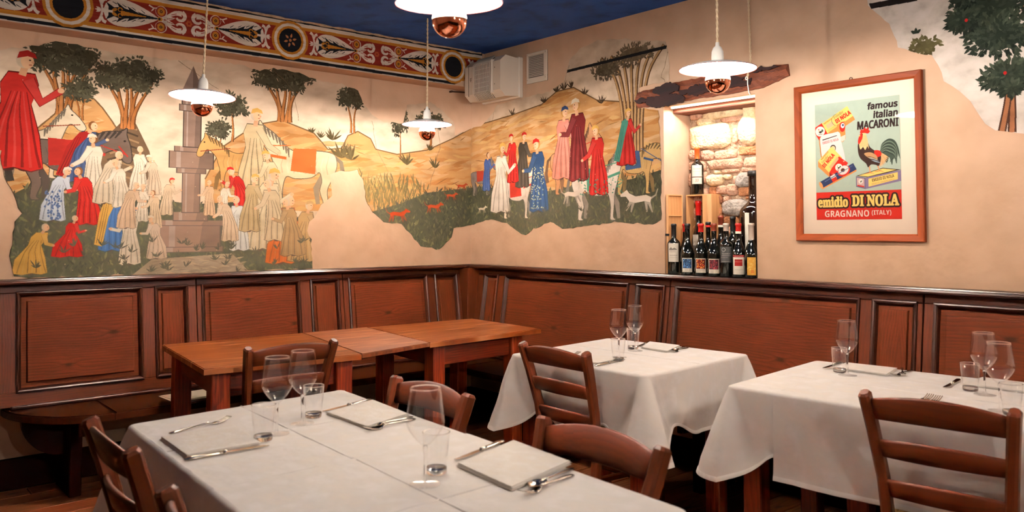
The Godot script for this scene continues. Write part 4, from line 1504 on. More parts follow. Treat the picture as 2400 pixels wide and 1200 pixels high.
# corners run: far left, near left, near right, far right (as seen from the room), in x, z
func table(quadp: Array, top_y: float, thick: float, label: String, cat_top: Material, leg_m: Material, apron_m: Material, group: String, leg_w := 0.075, inset := 0.07, apron := 0.11, inset_right := 0.07) -> Node3D:
	var c := Vector2.ZERO
	for p in quadp:
		c += p / 4.0
	var t := thing("dining_table", label, "table", Vector3(c.x, 0, c.y), 0.0, group)
	var q := []
	for p in quadp:
		q.append(p - c)
	# boards of the top, running left to right
	var st := S()
	var poly := PackedVector2Array()
	for p in q:
		poly.append(Vector2(p.x, -p.y))
	var along: Vector2 = (q[2] - q[1]).normalized()
	var o := Vector2(rng.randf(), rng.randf())
	var uvf := func(p: Vector2) -> Vector2:
		var w := Vector2(p.x, -p.y)
		return Vector2(w.dot(along), w.dot(Vector2(-along.y, along.x))) + o
	var T := Transform3D(Basis(Vector3.RIGHT, Vector3(0, 0, -1), Vector3.UP), Vector3.ZERO)
	prism(st, poly, top_y - thick, top_y - 0.004, T, uvf)
	prism(st, Geometry2D.offset_polygon(poly, -0.004)[0], top_y - 0.004, top_y, T, uvf)
	part("tabletop", st, cat_top, t)
	var feet := []
	for k in 4:
		var pair := [1, 0, 3, 2]   # the corner at the other end of the same long side
		var other := [3, 2, 1, 0]
		feet.append(q[k] + (q[pair[k]] - q[k]).normalized() * inset + (q[other[k]] - q[k]).normalized() * (inset_right if k >= 2 else inset))
	for k in 4:
		var p: Vector2 = feet[k]
		st = S()
		var turn := -along.angle()
		box(st, Transform3D(Basis(Vector3.UP, turn), Vector3(p.x, (top_y - thick) / 2.0, p.y)), Vector3(leg_w, top_y - thick, leg_w), 0.005)
		part("leg", st, leg_m, t)
	for k in 4:
		var a: Vector2 = feet[k]
		var kb := (k + 1) % 4
		var b: Vector2 = feet[kb]
		var d := (b - a).normalized()
		a += d * leg_w * 0.5
		b -= d * leg_w * 0.5
		var mid := (a + b) / 2.0
		st = S()
		box(st, Transform3D(Basis(Vector3.UP, -d.angle()), Vector3(mid.x, top_y - thick - apron / 2.0, mid.y)), Vector3(a.distance_to(b), apron, 0.022), 0.003)
		part("apron", st, apron_m, t)
	return t


# a cloth laid over a table: quad corners in x, z; sides that hang are listed; drop in metres
func cloth(quadp: Array, y: float, hang: Array, drop: float, label: String, seed_: int, creases: Array = [], tip := 0.03, extra := {}) -> void:
	var c := Vector2.ZERO
	for p in quadp:
		c += p / 4.0
	var t := thing("tablecloth", label, "tablecloth", Vector3(c.x, y, c.y), 0.0, "white cloths on the laid tables")
	var ns := noise(1.0, seed_, 2)
	var re := 0.012
	# perimeter with rounded corners; per sample: position, outward normal, distance to nearest hanging corner, amount of hang
	var per := []
	var rc := 0.016
	for k in 4:
		var P: Vector2 = quadp[k] - c
		var prv: Vector2 = quadp[(k + 3) % 4] - c
		var nxt: Vector2 = quadp[(k + 1) % 4] - c
		var d0 := (P - prv).normalized()
		var d1 := (nxt - P).normalized()
		var n0 := Vector2(-d0.y, d0.x)
		if n0.dot(P) < 0.0:
			n0 = -n0
		var n1 := Vector2(-d1.y, d1.x)
		if n1.dot(P) < 0.0:
			n1 = -n1
		var h0: bool = hang[(k + 3) % 4]
		var h1: bool = hang[k]
		var both := h0 and h1
		var q := P - n0 * rc - n1 * rc
		for i in 9:
			var f := i / 8.0
			var nn := n0.slerp(n1, f) if both else (n0 if f < 0.5 else n1)
			var w: float = 1.0 if both else (float(h0) if f < 0.5 else float(h1))
			per.append([q + nn * rc if both else P - d0 * 0.001 * maxf(0.0, 4.0 - i) + d1 * 0.001 * maxf(0.0, i - 4.0), nn, 0.0 if both else 9.0, w, k])
		var L := P.distance_to(nxt)
		var nk := (k + 1) % 4
		var hb: bool = hang[nk]
		var m := int(L / 0.012)
		for i in range(1, m):
			var s := rc + (L - 2.0 * rc) * i / m
			var da := s - rc if both else 9.0
			var db := L - s - rc if h1 and hb else 9.0
			per.append([P + d1 * s, n1, minf(da, db), float(h1), k])
	var n := per.size()
	# top
	var st := S(true)
	var rings := 8
	for r in rings:
		for i in n:
			var j := (i + 1) % n
			var f0 := float(r) / rings
			var f1 := float(r + 1) / rings
			var up := func(v: Vector2) -> Vector3:
				return Vector3(v.x, 0.0008 * ns.get_noise_2d(v.x * 9.0 + c.x, v.y * 9.0), v.y)
			if r == 0:
				face(st, [Vector3.ZERO, up.call(per[i][0] * f1), up.call(per[j][0] * f1)], [Vector2.ZERO, Vector2.ZERO, Vector2.ZERO], Vector3.UP)
			else:
				face(st, [up.call(per[i][0] * f0), up.call(per[i][0] * f1), up.call(per[j][0] * f1), up.call(per[j][0] * f0)], [Vector2.ZERO, Vector2.ZERO, Vector2.ZERO, Vector2.ZERO], Vector3.UP)
	# roll over the edge, then the hanging part
	var K := 22
	var rows := []
	for k in K + 1:
		var row := []
		for i in n:
			var p: Vector2 = per[i][0]
			var nn: Vector2 = per[i][1]
			var cd: float = per[i][2]
			var w: float = per[i][3]
			var s := float(i) * 0.012
			if w < 0.5:
				row.append(Vector3(p.x, -0.0025 * minf(1.0, k / 3.0), p.y) + Vector3(nn.x, 0, nn.y) * 0.001 * minf(1.0, k / 3.0))
				continue
			var near := maxf(0.0, 1.0 - cd / 0.15)
			var pinch := exp(-pow((cd - 0.2) / 0.075, 2.0)) if cd < 1.0 else 0.0
			var L := drop + near * tip - pinch * 0.06 + 0.006 * ns.get_noise_2d(s * 2.0, 3.0)
			if extra.has("step") and per[i][4] == extra.step[0] and per[i][0].dot(extra.step[2]) > extra.step[1]:
				L += 0.022
			if k <= 4:
				var a := PI / 2 * k / 4.0
				row.append(Vector3(p.x, -re * (1.0 - cos(a)), p.y) + Vector3(nn.x, 0, nn.y) * re * sin(a))
			else:
				var f := (k - 4.0) / (K - 4.0)
				var wave := 0.5 + 0.5 * sin(s * 11.0 + 3.0 * ns.get_noise_2d(s * 1.5, 0.0))
				var o := re + f * (0.006 + 0.009 * wave + 0.016 * ns.get_noise_2d(s * 3.0, f * 0.7 + 5.0))
				var wd := 0.014 + 0.125 * f
				var ridge := maxf(0.0, 1.0 - cd / wd)
				o += 0.105 * pow(f, 0.85) * pow(ridge, 1.15) - 0.02 * f * exp(-pow((cd - wd * 1.25) / (0.02 + 0.05 * f), 2.0))
				o += (0.022 if per[i][4] % 2 else 0.012) * f * exp(-pow((cd - 0.04 - 0.1 * f) / (0.016 + 0.022 * f), 2.0))
				o += 0.004 * ns.get_noise_2d(s * 7.0, f * 3.0) * f
				if extra.has("step") and per[i][4] == extra.step[0]:
					o += 0.005 * exp(-pow((per[i][0].dot(extra.step[2]) - extra.step[1]) / 0.008, 2.0)) * minf(1.0, f * 6.0)
				if extra.has("flush") and per[i][4] == extra.flush and near <= 0.0:
					o = re * (1.0 - 0.5 * f)
				row.append(Vector3(p.x, -re - (L - re) * f, p.y) + Vector3(nn.x, 0, nn.y) * maxf(o, 0.006))
		rows.append(row)
	for k in K:
		for i in n:
			var j := (i + 1) % n
			var nn: Vector2 = per[i][1]
			face(st, [rows[k][i], rows[k][j], rows[k + 1][j], rows[k + 1][i]], [Vector2.ZERO, Vector2.ZERO, Vector2.ZERO, Vector2.ZERO], Vector3(nn.x, 0.3 if k < 4 else 0.0, nn.y))
	part("cloth", st, M.cloth, t)
	# hem: a narrow turned band along the hanging edge
	st = S(true)
	for i in n:
		var j := (i + 1) % n
		if per[i][3] < 0.5 or per[j][3] < 0.5:
			continue
		var nn := Vector3(per[i][1].x, 0, per[i][1].y) * 0.0016
		face(st, [rows[K - 1][i] + nn, rows[K - 1][j] + nn, rows[K][j] + nn * 1.4, rows[K][i] + nn * 1.4], [Vector2.ZERO, Vector2.ZERO, Vector2.ZERO, Vector2.ZERO], nn)
		face(st, [rows[K - 1][i], rows[K - 1][j], rows[K - 1][j] + nn, rows[K - 1][i] + nn], [Vector2.ZERO, Vector2.ZERO, Vector2.ZERO, Vector2.ZERO], Vector3.UP)
	part("hem", st, M.cloth, t)
	# ironed creases on the top
	for e in creases:
		st = S(true)
		var pts := []
		for i in 13:
			var f := i / 12.0
			var a: Vector2 = e[0] - c
			var b2: Vector2 = e[1] - c
			var p := a.lerp(b2, f)
			pts.append(Vector3(p.x + 0.0015 * ns.get_noise_1d(f * 6.0), 0.0003, p.y))
		sweep(st, pts, [PackedVector2Array([Vector2(-0.006, -0.001), Vector2(0.006, -0.001), Vector2(0.0, 0.0014)])])
		part("crease", st, M.cloth, t)


func build_tables() -> void:
	var wg := "bare wooden tables along the back bench"
	var A := [Vector2(-2.471, 0.51), Vector2(-2.576, 1.421), Vector2(-1.826, 1.486), Vector2(-1.672, 0.53)]
	table(A, 0.76, 0.028, "bare worn wooden table at the left end of the row along the back bench", M.table_wood, M.leg_wood, M.apron_wood, wg, 0.085, 0.085, 0.12, 0.075)
	# plain leaf bridging the two tables
	var Q := [Vector2(-1.668, 0.532), Vector2(-1.822, 1.487), Vector2(-1.342, 1.375), Vector2(-1.24, 0.535)]
	var poly := PackedVector2Array()
	for p in Q:
		poly.append(Vector2(p.x, -p.y))
	var T := Transform3D(Basis(Vector3.RIGHT, Vector3(0, 0, -1), Vector3.UP), Vector3.ZERO)
	var t := thing("table_leaf", "plain light brown board bridging the gap between the two bare tables", "table leaf")
	var st := S()
	prism(st, poly, 0.739, 0.757, T)
	prism(st, Geometry2D.offset_polygon(poly, -0.003)[0], 0.757, 0.761, T)
	part("board", st, M.leaf_wood, t)
	st = S()
	bx(st, Vector3(-1.62, 0.712, 0.66), Vector3(-1.3, 0.739, 0.7), 0.003)
	bx(st, Vector3(-1.7, 0.712, 1.2), Vector3(-1.38, 0.739, 1.24), 0.003)
	part("batten", st, M.apron_wood, t)
	A = [Vector2(-1.234, 0.537), Vector2(-1.336, 1.371), Vector2(-0.448, 1.295), Vector2(-0.42, 0.56)]
	table(A, 0.76, 0.028, "bare worn wooden table at the corner end of the row along the back bench", M.table_wood, M.leg_wood, M.apron_wood, wg, 0.085, 0.085, 0.12, 0.175)

	var lg := "tables under white cloths"
	var ins := func(q: Array, d: float) -> Array:
		var c := Vector2.ZERO
		for p in q:
			c += p / 4.0
		var o := []
		for p in q:
			o.append(p + (c - p).normalized() * d)
		return o
	var m: Array = [M.dark_wood, M.apron_wood, M.dark_wood]
	# the small laid table in the middle
	var q2 := [Vector2(-1.3, 2.02), Vector2(-1.268, 2.82), Vector2(-0.445, 2.763), Vector2(-0.52, 1.93)]
	table(ins.call(q2, 0.004), 0.767, 0.03, "wooden table under the white cloth in the middle, with one chair beside it", m[0], m[1], m[2], lg, 0.075, 0.07, 0.11, 0.16)
	cloth(q2, 0.77, [true, true, true, true], 0.3, "white cloth on the middle table, with one chair at its left side", 801, [[Vector2(-0.86, 1.98), Vector2(-0.85, 2.785)]], 0.05, {"step": [1, 0.13, Vector2(1, 0)]})
	# two tables joined at the right
	var q3 := [Vector2(-1.184, 3.175), Vector2(-1.148, 3.72), Vector2(-0.306, 3.63), Vector2(-0.364, 3.085)]
	table(ins.call(q3, 0.004), 0.767, 0.03, "wooden table under white cloth at the right, the one nearer the niche", m[0], m[1], m[2], lg, 0.075, 0.07, 0.11, 0.24)
	var q4 := [Vector2(-1.146, 3.725), Vector2(-1.075, 4.78), Vector2(-0.22, 4.69), Vector2(-0.304, 3.635)]
	table(ins.call(q4, 0.004), 0.767, 0.03, "wooden table under white cloth at the right edge, mostly out of sight", m[0], m[1], m[2], lg, 0.075, 0.3, 0.11, 0.36)
	cloth(q3, 0.77, [true, false, true, true], 0.29, "white cloth hanging from the front left corner of the right table", 802, [[Vector2(-0.82, 3.14), Vector2(-0.8, 3.34)]], 0.05)
	cloth([Vector2(-1.19, 3.375), Vector2(-1.08, 4.79), Vector2(-0.215, 4.7), Vector2(-0.355, 3.3)], 0.773, [true, true, true, false], 0.315, "white cloth with a lower hem overlapping the first cloth on the right table", 803, [[Vector2(-0.82, 3.4), Vector2(-0.7, 4.7)]], 0.04)
	# the near pair of tables
	var q5 := [Vector2(-3.135, 2.345), Vector2(-3.172, 3.16), Vector2(-2.42, 3.13), Vector2(-2.372, 2.28)]
	table(ins.call(q5, 0.004), 0.767, 0.03, "wooden table under white cloth at the far end of the near pair", m[0], m[1], m[2], lg)
	var q6 := [Vector2(-3.174, 3.166), Vector2(-3.215, 3.96), Vector2(-2.468, 3.94), Vector2(-2.422, 3.136)]
	table(ins.call(q6, 0.004), 0.767, 0.03, "wooden table under white cloth nearest the viewer", m[0], m[1], m[2], lg)
	cloth(q5, 0.77, [true, false, true, true], 0.31, "white cloth on the far half of the near table, under two wine glasses", 804, [[Vector2(-2.77, 2.31), Vector2(-2.8, 3.14)], [Vector2(-3.15, 2.74), Vector2(-2.4, 2.7)]], 0.03, {"flush": 2})
	cloth([Vector2(-3.177, 3.15), Vector2(-3.22, 3.965), Vector2(-2.462, 3.945), Vector2(-2.418, 3.118)], 0.773, [true, true, true, false], 0.31, "white cloth on the near half of the near table, under one wine glass", 805, [[Vector2(-2.8, 3.15), Vector2(-2.84, 3.95)], [Vector2(-3.19, 3.56), Vector2(-2.44, 3.53)]], 0.03, {"flush": 2})


# ------------------------------------------------------------------ chairs

func build_chairs() -> void:
	var c := make_chair("dark wooden chair tucked in at the bare wooden tables, behind the paired wine glasses")
	c.position = Vector3(-2.235, 0, 1.295)
	c.rotation.y = PI
	var put := func(mid: Vector2, f: Vector2, label: String) -> void:
		f = f.normalized()
		var p := mid + f * 0.285
		copy(c, Vector3(p.x, 0, p.y), atan2(f.x, f.y), label, "dining_chair")
	put.call(Vector2(-2.318, 2.79), Vector2(-1, 0), "brown wooden chair seen behind the nearest wine glass, its back half hidden by it")
	put.call(Vector2(-2.347, 3.585), Vector2(-1, 0), "brown wooden chair with broad curved top rail right behind the nearest folded napkin")
	put.call(Vector2(-3.31, 2.79), Vector2(1, 0.02), "dark wooden chair at the near table's left side, seen edge on")
	put.call(Vector2(-3.365, 3.55), Vector2(1, 0.1), "wooden chair at the lower left edge, only the top of its back showing")
	put.call(Vector2(-1.415, 2.425), Vector2(1, 0.02), "dark chair with three slats at the left side of the middle table")
	put.call(Vector2(-1.305, 3.99), Vector2(1, -0.13), "large dark chair with three slats in the lower right corner")


func make_chair(label: String) -> Node3D:
	var t := thing("dining_chair", label, "chair", Vector3.ZERO, 0.0, "wooden ladder-back dining chairs")
	var W: Material = M.chair_wood
	# back posts: leg and upright in one, leaning back and splaying out
	var post := func(s: float) -> Array:
		return [Vector3(0.165 * s, 0.0, -0.225), Vector3(0.168 * s, 0.2, -0.2), Vector3(0.172 * s, 0.43, -0.185), Vector3(0.18 * s, 0.58, -0.208), Vector3(0.195 * s, 0.74, -0.25), Vector3(0.207 * s, 0.848, -0.284), Vector3(0.208 * s, 0.856, -0.287)]
	for s in [-1.0, 1.0]:
		var st := S()
		var pr := []
		for k in 7:
			var g: float = [0.9, 1.0, 1.05, 1.0, 1.02, 1.02, 0.78][k]
			pr.append(rrect(0.034 * g, 0.044 * g, 0.008))
		sweep(st, post.call(s), pr, Vector3(0, 0, 1))
		part("back_post", st, W, t)
	# three bowed slats between them
	for e in [[0.802, 0.072, 0.03], [0.676, 0.062, 0.012], [0.545, 0.062, 0.01]]:
		var st := S(true)
		var pts := []
		var pr := []
		for i in 13:
			var f := i / 12.0
			var x := lerpf(-1.0, 1.0, f)
			var bow := 1.0 - x * x
			var yy: float = e[0]
			var k := clampf((yy - 0.43) / 0.425, 0.0, 1.0)
			var hw := lerpf(0.165, 0.192, k)
			var zz := lerpf(-0.185, -0.285, pow(k, 1.15))
			pts.append(Vector3(hw * x, yy + 0.5 * e[2] * bow, zz - 0.024 * bow))
			pr.append(rrect(0.016, e[1] * (1.0 - 0.06 * x * x) + e[2] * bow * 0.6, 0.005))
		sweep(st, pts, pr, Vector3(0, 0.93, -0.3).normalized())
		part("slat", st, W, t)
	for s in [-1.0, 1.0]:
		var st := S()
		sweep(st, [Vector3(0.2 * s, 0.0, 0.19), Vector3(0.2 * s, 0.3, 0.19), Vector3(0.2 * s, 0.452, 0.19)], [rrect(0.032, 0.032, 0.008), rrect(0.038, 0.038, 0.008), rrect(0.038, 0.038, 0.009)], Vector3(0, 0, 1))
		part("front_leg", st, W, t)
		for y in [0.16, 0.3]:
			st = S()
			sweep(st, [Vector3(0.168 * s, y, -0.2), Vector3(0.2 * s, y, 0.19)], [rrect(0.02, 0.026, 0.006)])
			part("stretcher", st, W, t)
		st = S()
		sweep(st, [Vector3(0.17 * s, 0.43, -0.19), Vector3(0.2 * s, 0.43, 0.19)], [rrect(0.03, 0.034, 0.01)])
		part("seat_rail", st, W, t)
	for e in [[0.22, 0.19, 0.2], [0.34, 0.19, 0.2], [0.24, -0.205, 0.168]]:
		var st := S()
		sweep(st, [Vector3(-e[2], e[0], e[1]), Vector3(e[2], e[0], e[1])], [rrect(0.02, 0.026, 0.006)])
		part("stretcher", st, W, t)
	for e in [[0.19, 0.2], [-0.187, 0.17]]:
		var st := S()
		sweep(st, [Vector3(-e[1], 0.43, e[0]), Vector3(e[1], 0.43, e[0])], [rrect(0.03, 0.034, 0.01)])
		part("seat_rail", st, W, t)
	# woven rush seat: strands run to the diagonals from each rail
	var st := S(true)
	var corner := [Vector3(-0.2, 0.452, 0.19), Vector3(0.2, 0.452, 0.19), Vector3(0.17, 0.452, -0.187), Vector3(-0.17, 0.452, -0.187)]
	var mid := Vector3(0, 0.444, 0.0)
	var rows := 13
	for k in 4:
		var a: Vector3 = corner[k]
		var b: Vector3 = corner[(k + 1) % 4]
		for r in rows:
			var f := (r + 0.5) / rows
			var p: Vector3 = a.lerp(mid, f)
			var q: Vector3 = b.lerp(mid, f)
			sweep(st, [p, (p + q) / 2.0 + Vector3(0, 0.002, 0), q], [circle(0.0085, 6)])
	part("rush_seat", st, M.rush, t)
	return t


# ------------------------------------------------------------------ hanging enamel lamps

func build_lamps() -> void:
	var src := make_lamp("white enamel pendant lamp with a copper-tipped globe bulb, at the left over the bare table")
	src.position = Vector3(-2.425, LAMP_Y, 0.915)
	var put := func(p: Vector3, label: String, roll := Vector3.ZERO) -> void:
		var c := copy(src, p, 0.0, label, "pendant_lamp")
		c.rotation_degrees = roll
	src.rotation_degrees = Vector3(-2.0, 0, -2.5)
	put.call(Vector3(-0.937, LAMP_Y, 0.751), "white enamel pendant lamp with a copper-tipped globe bulb, farthest away in the room corner")
	put.call(Vector3(-1.025, LAMP_Y, 3.027), "white enamel pendant lamp with a copper-tipped globe bulb, hanging before the niche lintel")
	put.call(Vector3(-2.474, LAMP_Y, 3.1), "white enamel pendant lamp with a copper-tipped globe bulb, cut off by the top edge", Vector3(2.2, 0, 3.2))
	# the same row of lamps goes on behind the viewer
	for p in [Vector3(-1.0, LAMP_Y, 5.4), Vector3(-2.6, LAMP_Y, 5.7)]:
		put.call(p, "pendant lamp behind the viewer, out of the picture, " + ("nearer the right wall" if p.x > -2.0 else "farther from the right wall"))


func make_lamp(label: String) -> Node3D:
	var t := thing("pendant_lamp", label, "lamp", Vector3.ZERO, 0.0, "enamel pendant lamps over the tables")
	# twisted cord
	var st := S(true)
	var top := CEIL - LAMP_Y
	for s in 2:
		var pts := []
		for i in 58:
			var f := i / 57.0
			var a := f * 70.0 + s * PI
			pts.append(Vector3(cos(a) * 0.0028, lerpf(0.11, top + 0.01, f), sin(a) * 0.0028))
		sweep(st, pts, [circle(0.0034, 6)], Vector3(1, 0, 0))
	part("cord", st, M.cord, t)
	st = S(true)
	lathe(st, PackedVector2Array([Vector2(0.025, 0.03), Vector2(0.026, 0.05), Vector2(0.0245, 0.075), Vector2(0.018, 0.092), Vector2(0.009, 0.1), Vector2(0.008, 0.115), Vector2(0.0, 0.116)]), 24)
	part("socket", st, M.porcelain, t)
	# shallow dish: outer face, and the glowing white lining a hair inside it
	st = S(true)
	lathe(st, PackedVector2Array([Vector2(0.16, 0.0), Vector2(0.158, 0.004), Vector2(0.13, 0.013), Vector2(0.09, 0.023), Vector2(0.05, 0.031), Vector2(0.024, 0.036)]), 48)
	part("shade", st, M.enamel, t)
	st = S(true)
	lathe(st, PackedVector2Array([Vector2(0.03, 0.031), Vector2(0.05, 0.0285), Vector2(0.09, 0.0205), Vector2(0.13, 0.0105), Vector2(0.157, 0.001)]), 48)
	part("lamp_lining", st, M.lamp_glow, t)
	st = S(true)
	var rim := []
	for i in 48:
		var a := TAU * i / 47.0
		rim.append(Vector3(cos(a) * 0.1595, 0.0005, sin(a) * 0.1595))
	sweep(st, rim, [circle(0.0022, 6)], Vector3.UP, false)
	part("rim", st, M.enamel_edge, t)
	# globe bulb, its lower half mirrored in copper
	st = S(true)
	var pr := PackedVector2Array()
	for i in 10:
		var a := lerpf(0.05, 1.15, i / 9.0)
		pr.append(Vector2(cos(a) * 0.0525, -0.05 + sin(a) * 0.0525))
	pr.append(Vector2(0.014, 0.03))
	lathe(st, pr, 32)
	part("bulb", st, M.bulb_glow, t)
	st = S(true)
	pr = PackedVector2Array()
	for i in 13:
		var a := lerpf(-PI / 2, 0.05, i / 12.0)
		pr.append(Vector2(maxf(0.0, cos(a) * 0.0527), -0.05 + sin(a) * 0.0527))
	lathe(st, pr, 32)
	part("mirror_cap", st, M.copper_mirror, t)
	var l := AreaLight3D.new()
	l.name = "lamp_light"
	l.area_size = Vector2(0.2, 0.2)
	l.area_range = 12.0
	l.light_energy = 9.0
	l.light_color = LIGHT
	l.shadow_enabled = true
	l.transform = Transform3D(Basis(Vector3.RIGHT, Vector3(0, 0, 1), Vector3.UP).orthonormalized(), Vector3(0, -0.001, 0))
	l.rotation_degrees = Vector3(-90, 0, 0)
	t.add_child(l)
	var b := OmniLight3D.new()
	b.name = "bulb_light"
	b.light_energy = 0.6
	b.light_color = LIGHT
	b.light_size = 0.02
	b.omni_range = 12.0
	b.omni_attenuation = 2.0
	b.shadow_enabled = true
	b.position = Vector3(0, -0.039, 0)
	t.add_child(b)
	var b2: OmniLight3D = b.duplicate()
	b2.name = "bulb_light_upper"
	b2.light_energy = 0.4
	b2.position = Vector3(0, -0.014, 0)
	t.add_child(b2)
	return t


# ------------------------------------------------------------------ framed poster

func build_poster() -> void:
	# local axes: x to the right along the wall, y up, z out of the wall; origin at the frame's lower left corner
	var F := Transform3D(Basis(Vector3(0, 0, 1), Vector3.UP, Vector3(-1, 0, 0)), Vector3(-0.003, 1.316, 2.792))
	var t := thing("framed_poster", "wood-framed vintage macaroni poster with a rooster and red banner on the right wall", "poster")
	var w := 0.645
	var h := 0.8
	var fw := 0.036
	var prof := [[0.0, 0.0], [0.0, 0.022], [0.004, 0.026], [0.028, 0.022], [fw, 0.014], [fw, 0.0]]
	for e in [[0, 0, w, 0, 0, 1], [w, 0, w, h, -1, 0], [w, h, 0, h, 0, -1], [0, h, 0, 0, 1, 0]]:
		var st := S()
		var p0 := Vector2(e[0], e[1])
		var p1 := Vector2(e[2], e[3])
		var inw := Vector2(e[4], e[5])
		var d := (p1 - p0).normalized()
		var L := p0.distance_to(p1)
		var o := Vector2(rng.randf() * 2.0, rng.randf())
		for i in prof.size():
			var f: Array = prof[i]
			var g: Array = prof[(i + 1) % prof.size()]
			var A: Vector2 = p0 + (inw + d) * f[0]
			var B: Vector2 = p1 + (inw - d) * f[0]
			var C: Vector2 = p1 + (inw - d) * g[0]
			var D: Vector2 = p0 + (inw + d) * g[0]
			var out2: Vector2 = (inw * (g[1] - f[1])) - Vector2.ZERO
			var out := Vector3(-inw.x * (g[1] - f[1]) * -1.0 * -1.0, -inw.y * (g[1] - f[1]), g[0] - f[0])
			face(st, [F * Vector3(A.x, A.y, f[1]), F * Vector3(B.x, B.y, f[1]), F * Vector3(C.x, C.y, g[1]), F * Vector3(D.x, D.y, g[1])], [o + Vector2(0, f[0] + f[1]), o + Vector2(L, f[0] + f[1]), o + Vector2(L, g[0] + g[1]), o + Vector2(0, g[0] + g[1])], F.basis * out)
		part("frame_rail", st, M.frame_orange, t)
	var st := S()
	box(st, F * at(w / 2.0, h / 2.0, 0.004), Vector3(w - 0.05, h - 0.05, 0.006), 0.0)
	part("mat", st, M.mat_board, t)
	# poster print
	var b := poster_print()
	st = S()
	var x0 := 0.109
	var x1 := 0.538
	var y0 := 0.107
	var y1 := 0.696
	var cor := [Vector2(x0, y0), Vector2(x1, y0), Vector2(x1, y1), Vector2(x0, y1)]
	var uvs := [Vector2(0, 1), Vector2(1, 1), Vector2(1, 0), Vector2(0, 0)]
	face(st, cor.map(func(p): return F * Vector3(p.x, p.y, 0.0082)), uvs, F.basis.z)
	for k in 4:
		var n := (k + 1) % 4
		face(st, [F * Vector3(cor[k].x, cor[k].y, 0.0068), F * Vector3(cor[n].x, cor[n].y, 0.0068), F * Vector3(cor[n].x, cor[n].y, 0.0082), F * Vector3(cor[k].x, cor[k].y, 0.0082)], [uvs[k], uvs[n], uvs[n], uvs[k]], F.basis * Vector3((cor[k] + cor[n]).x / 2.0 - 0.32, (cor[k] + cor[n]).y / 2.0 - 0.4, 0))
	part("print", st, painted("poster_print", b, 0.8, false), t)
	st = S()
	box(st, F * at(w / 2.0, h / 2.0, 0.0125), Vector3(w - 0.06, h - 0.06, 0.002), 0.0)
	part("glass", st, M.glass_sheet, t)
	st = S(true)
	var ring := []
	for i in 12:
		var a := TAU * i / 11.0
		ring.append(F * Vector3(0.3 + cos(a) * 0.007, h + 0.006 + sin(a) * 0.007, 0.004))
	tube(st, ring, 0.0016, 5, Vector3.RIGHT)
	part("hanging_ring", st, M.screw, t)


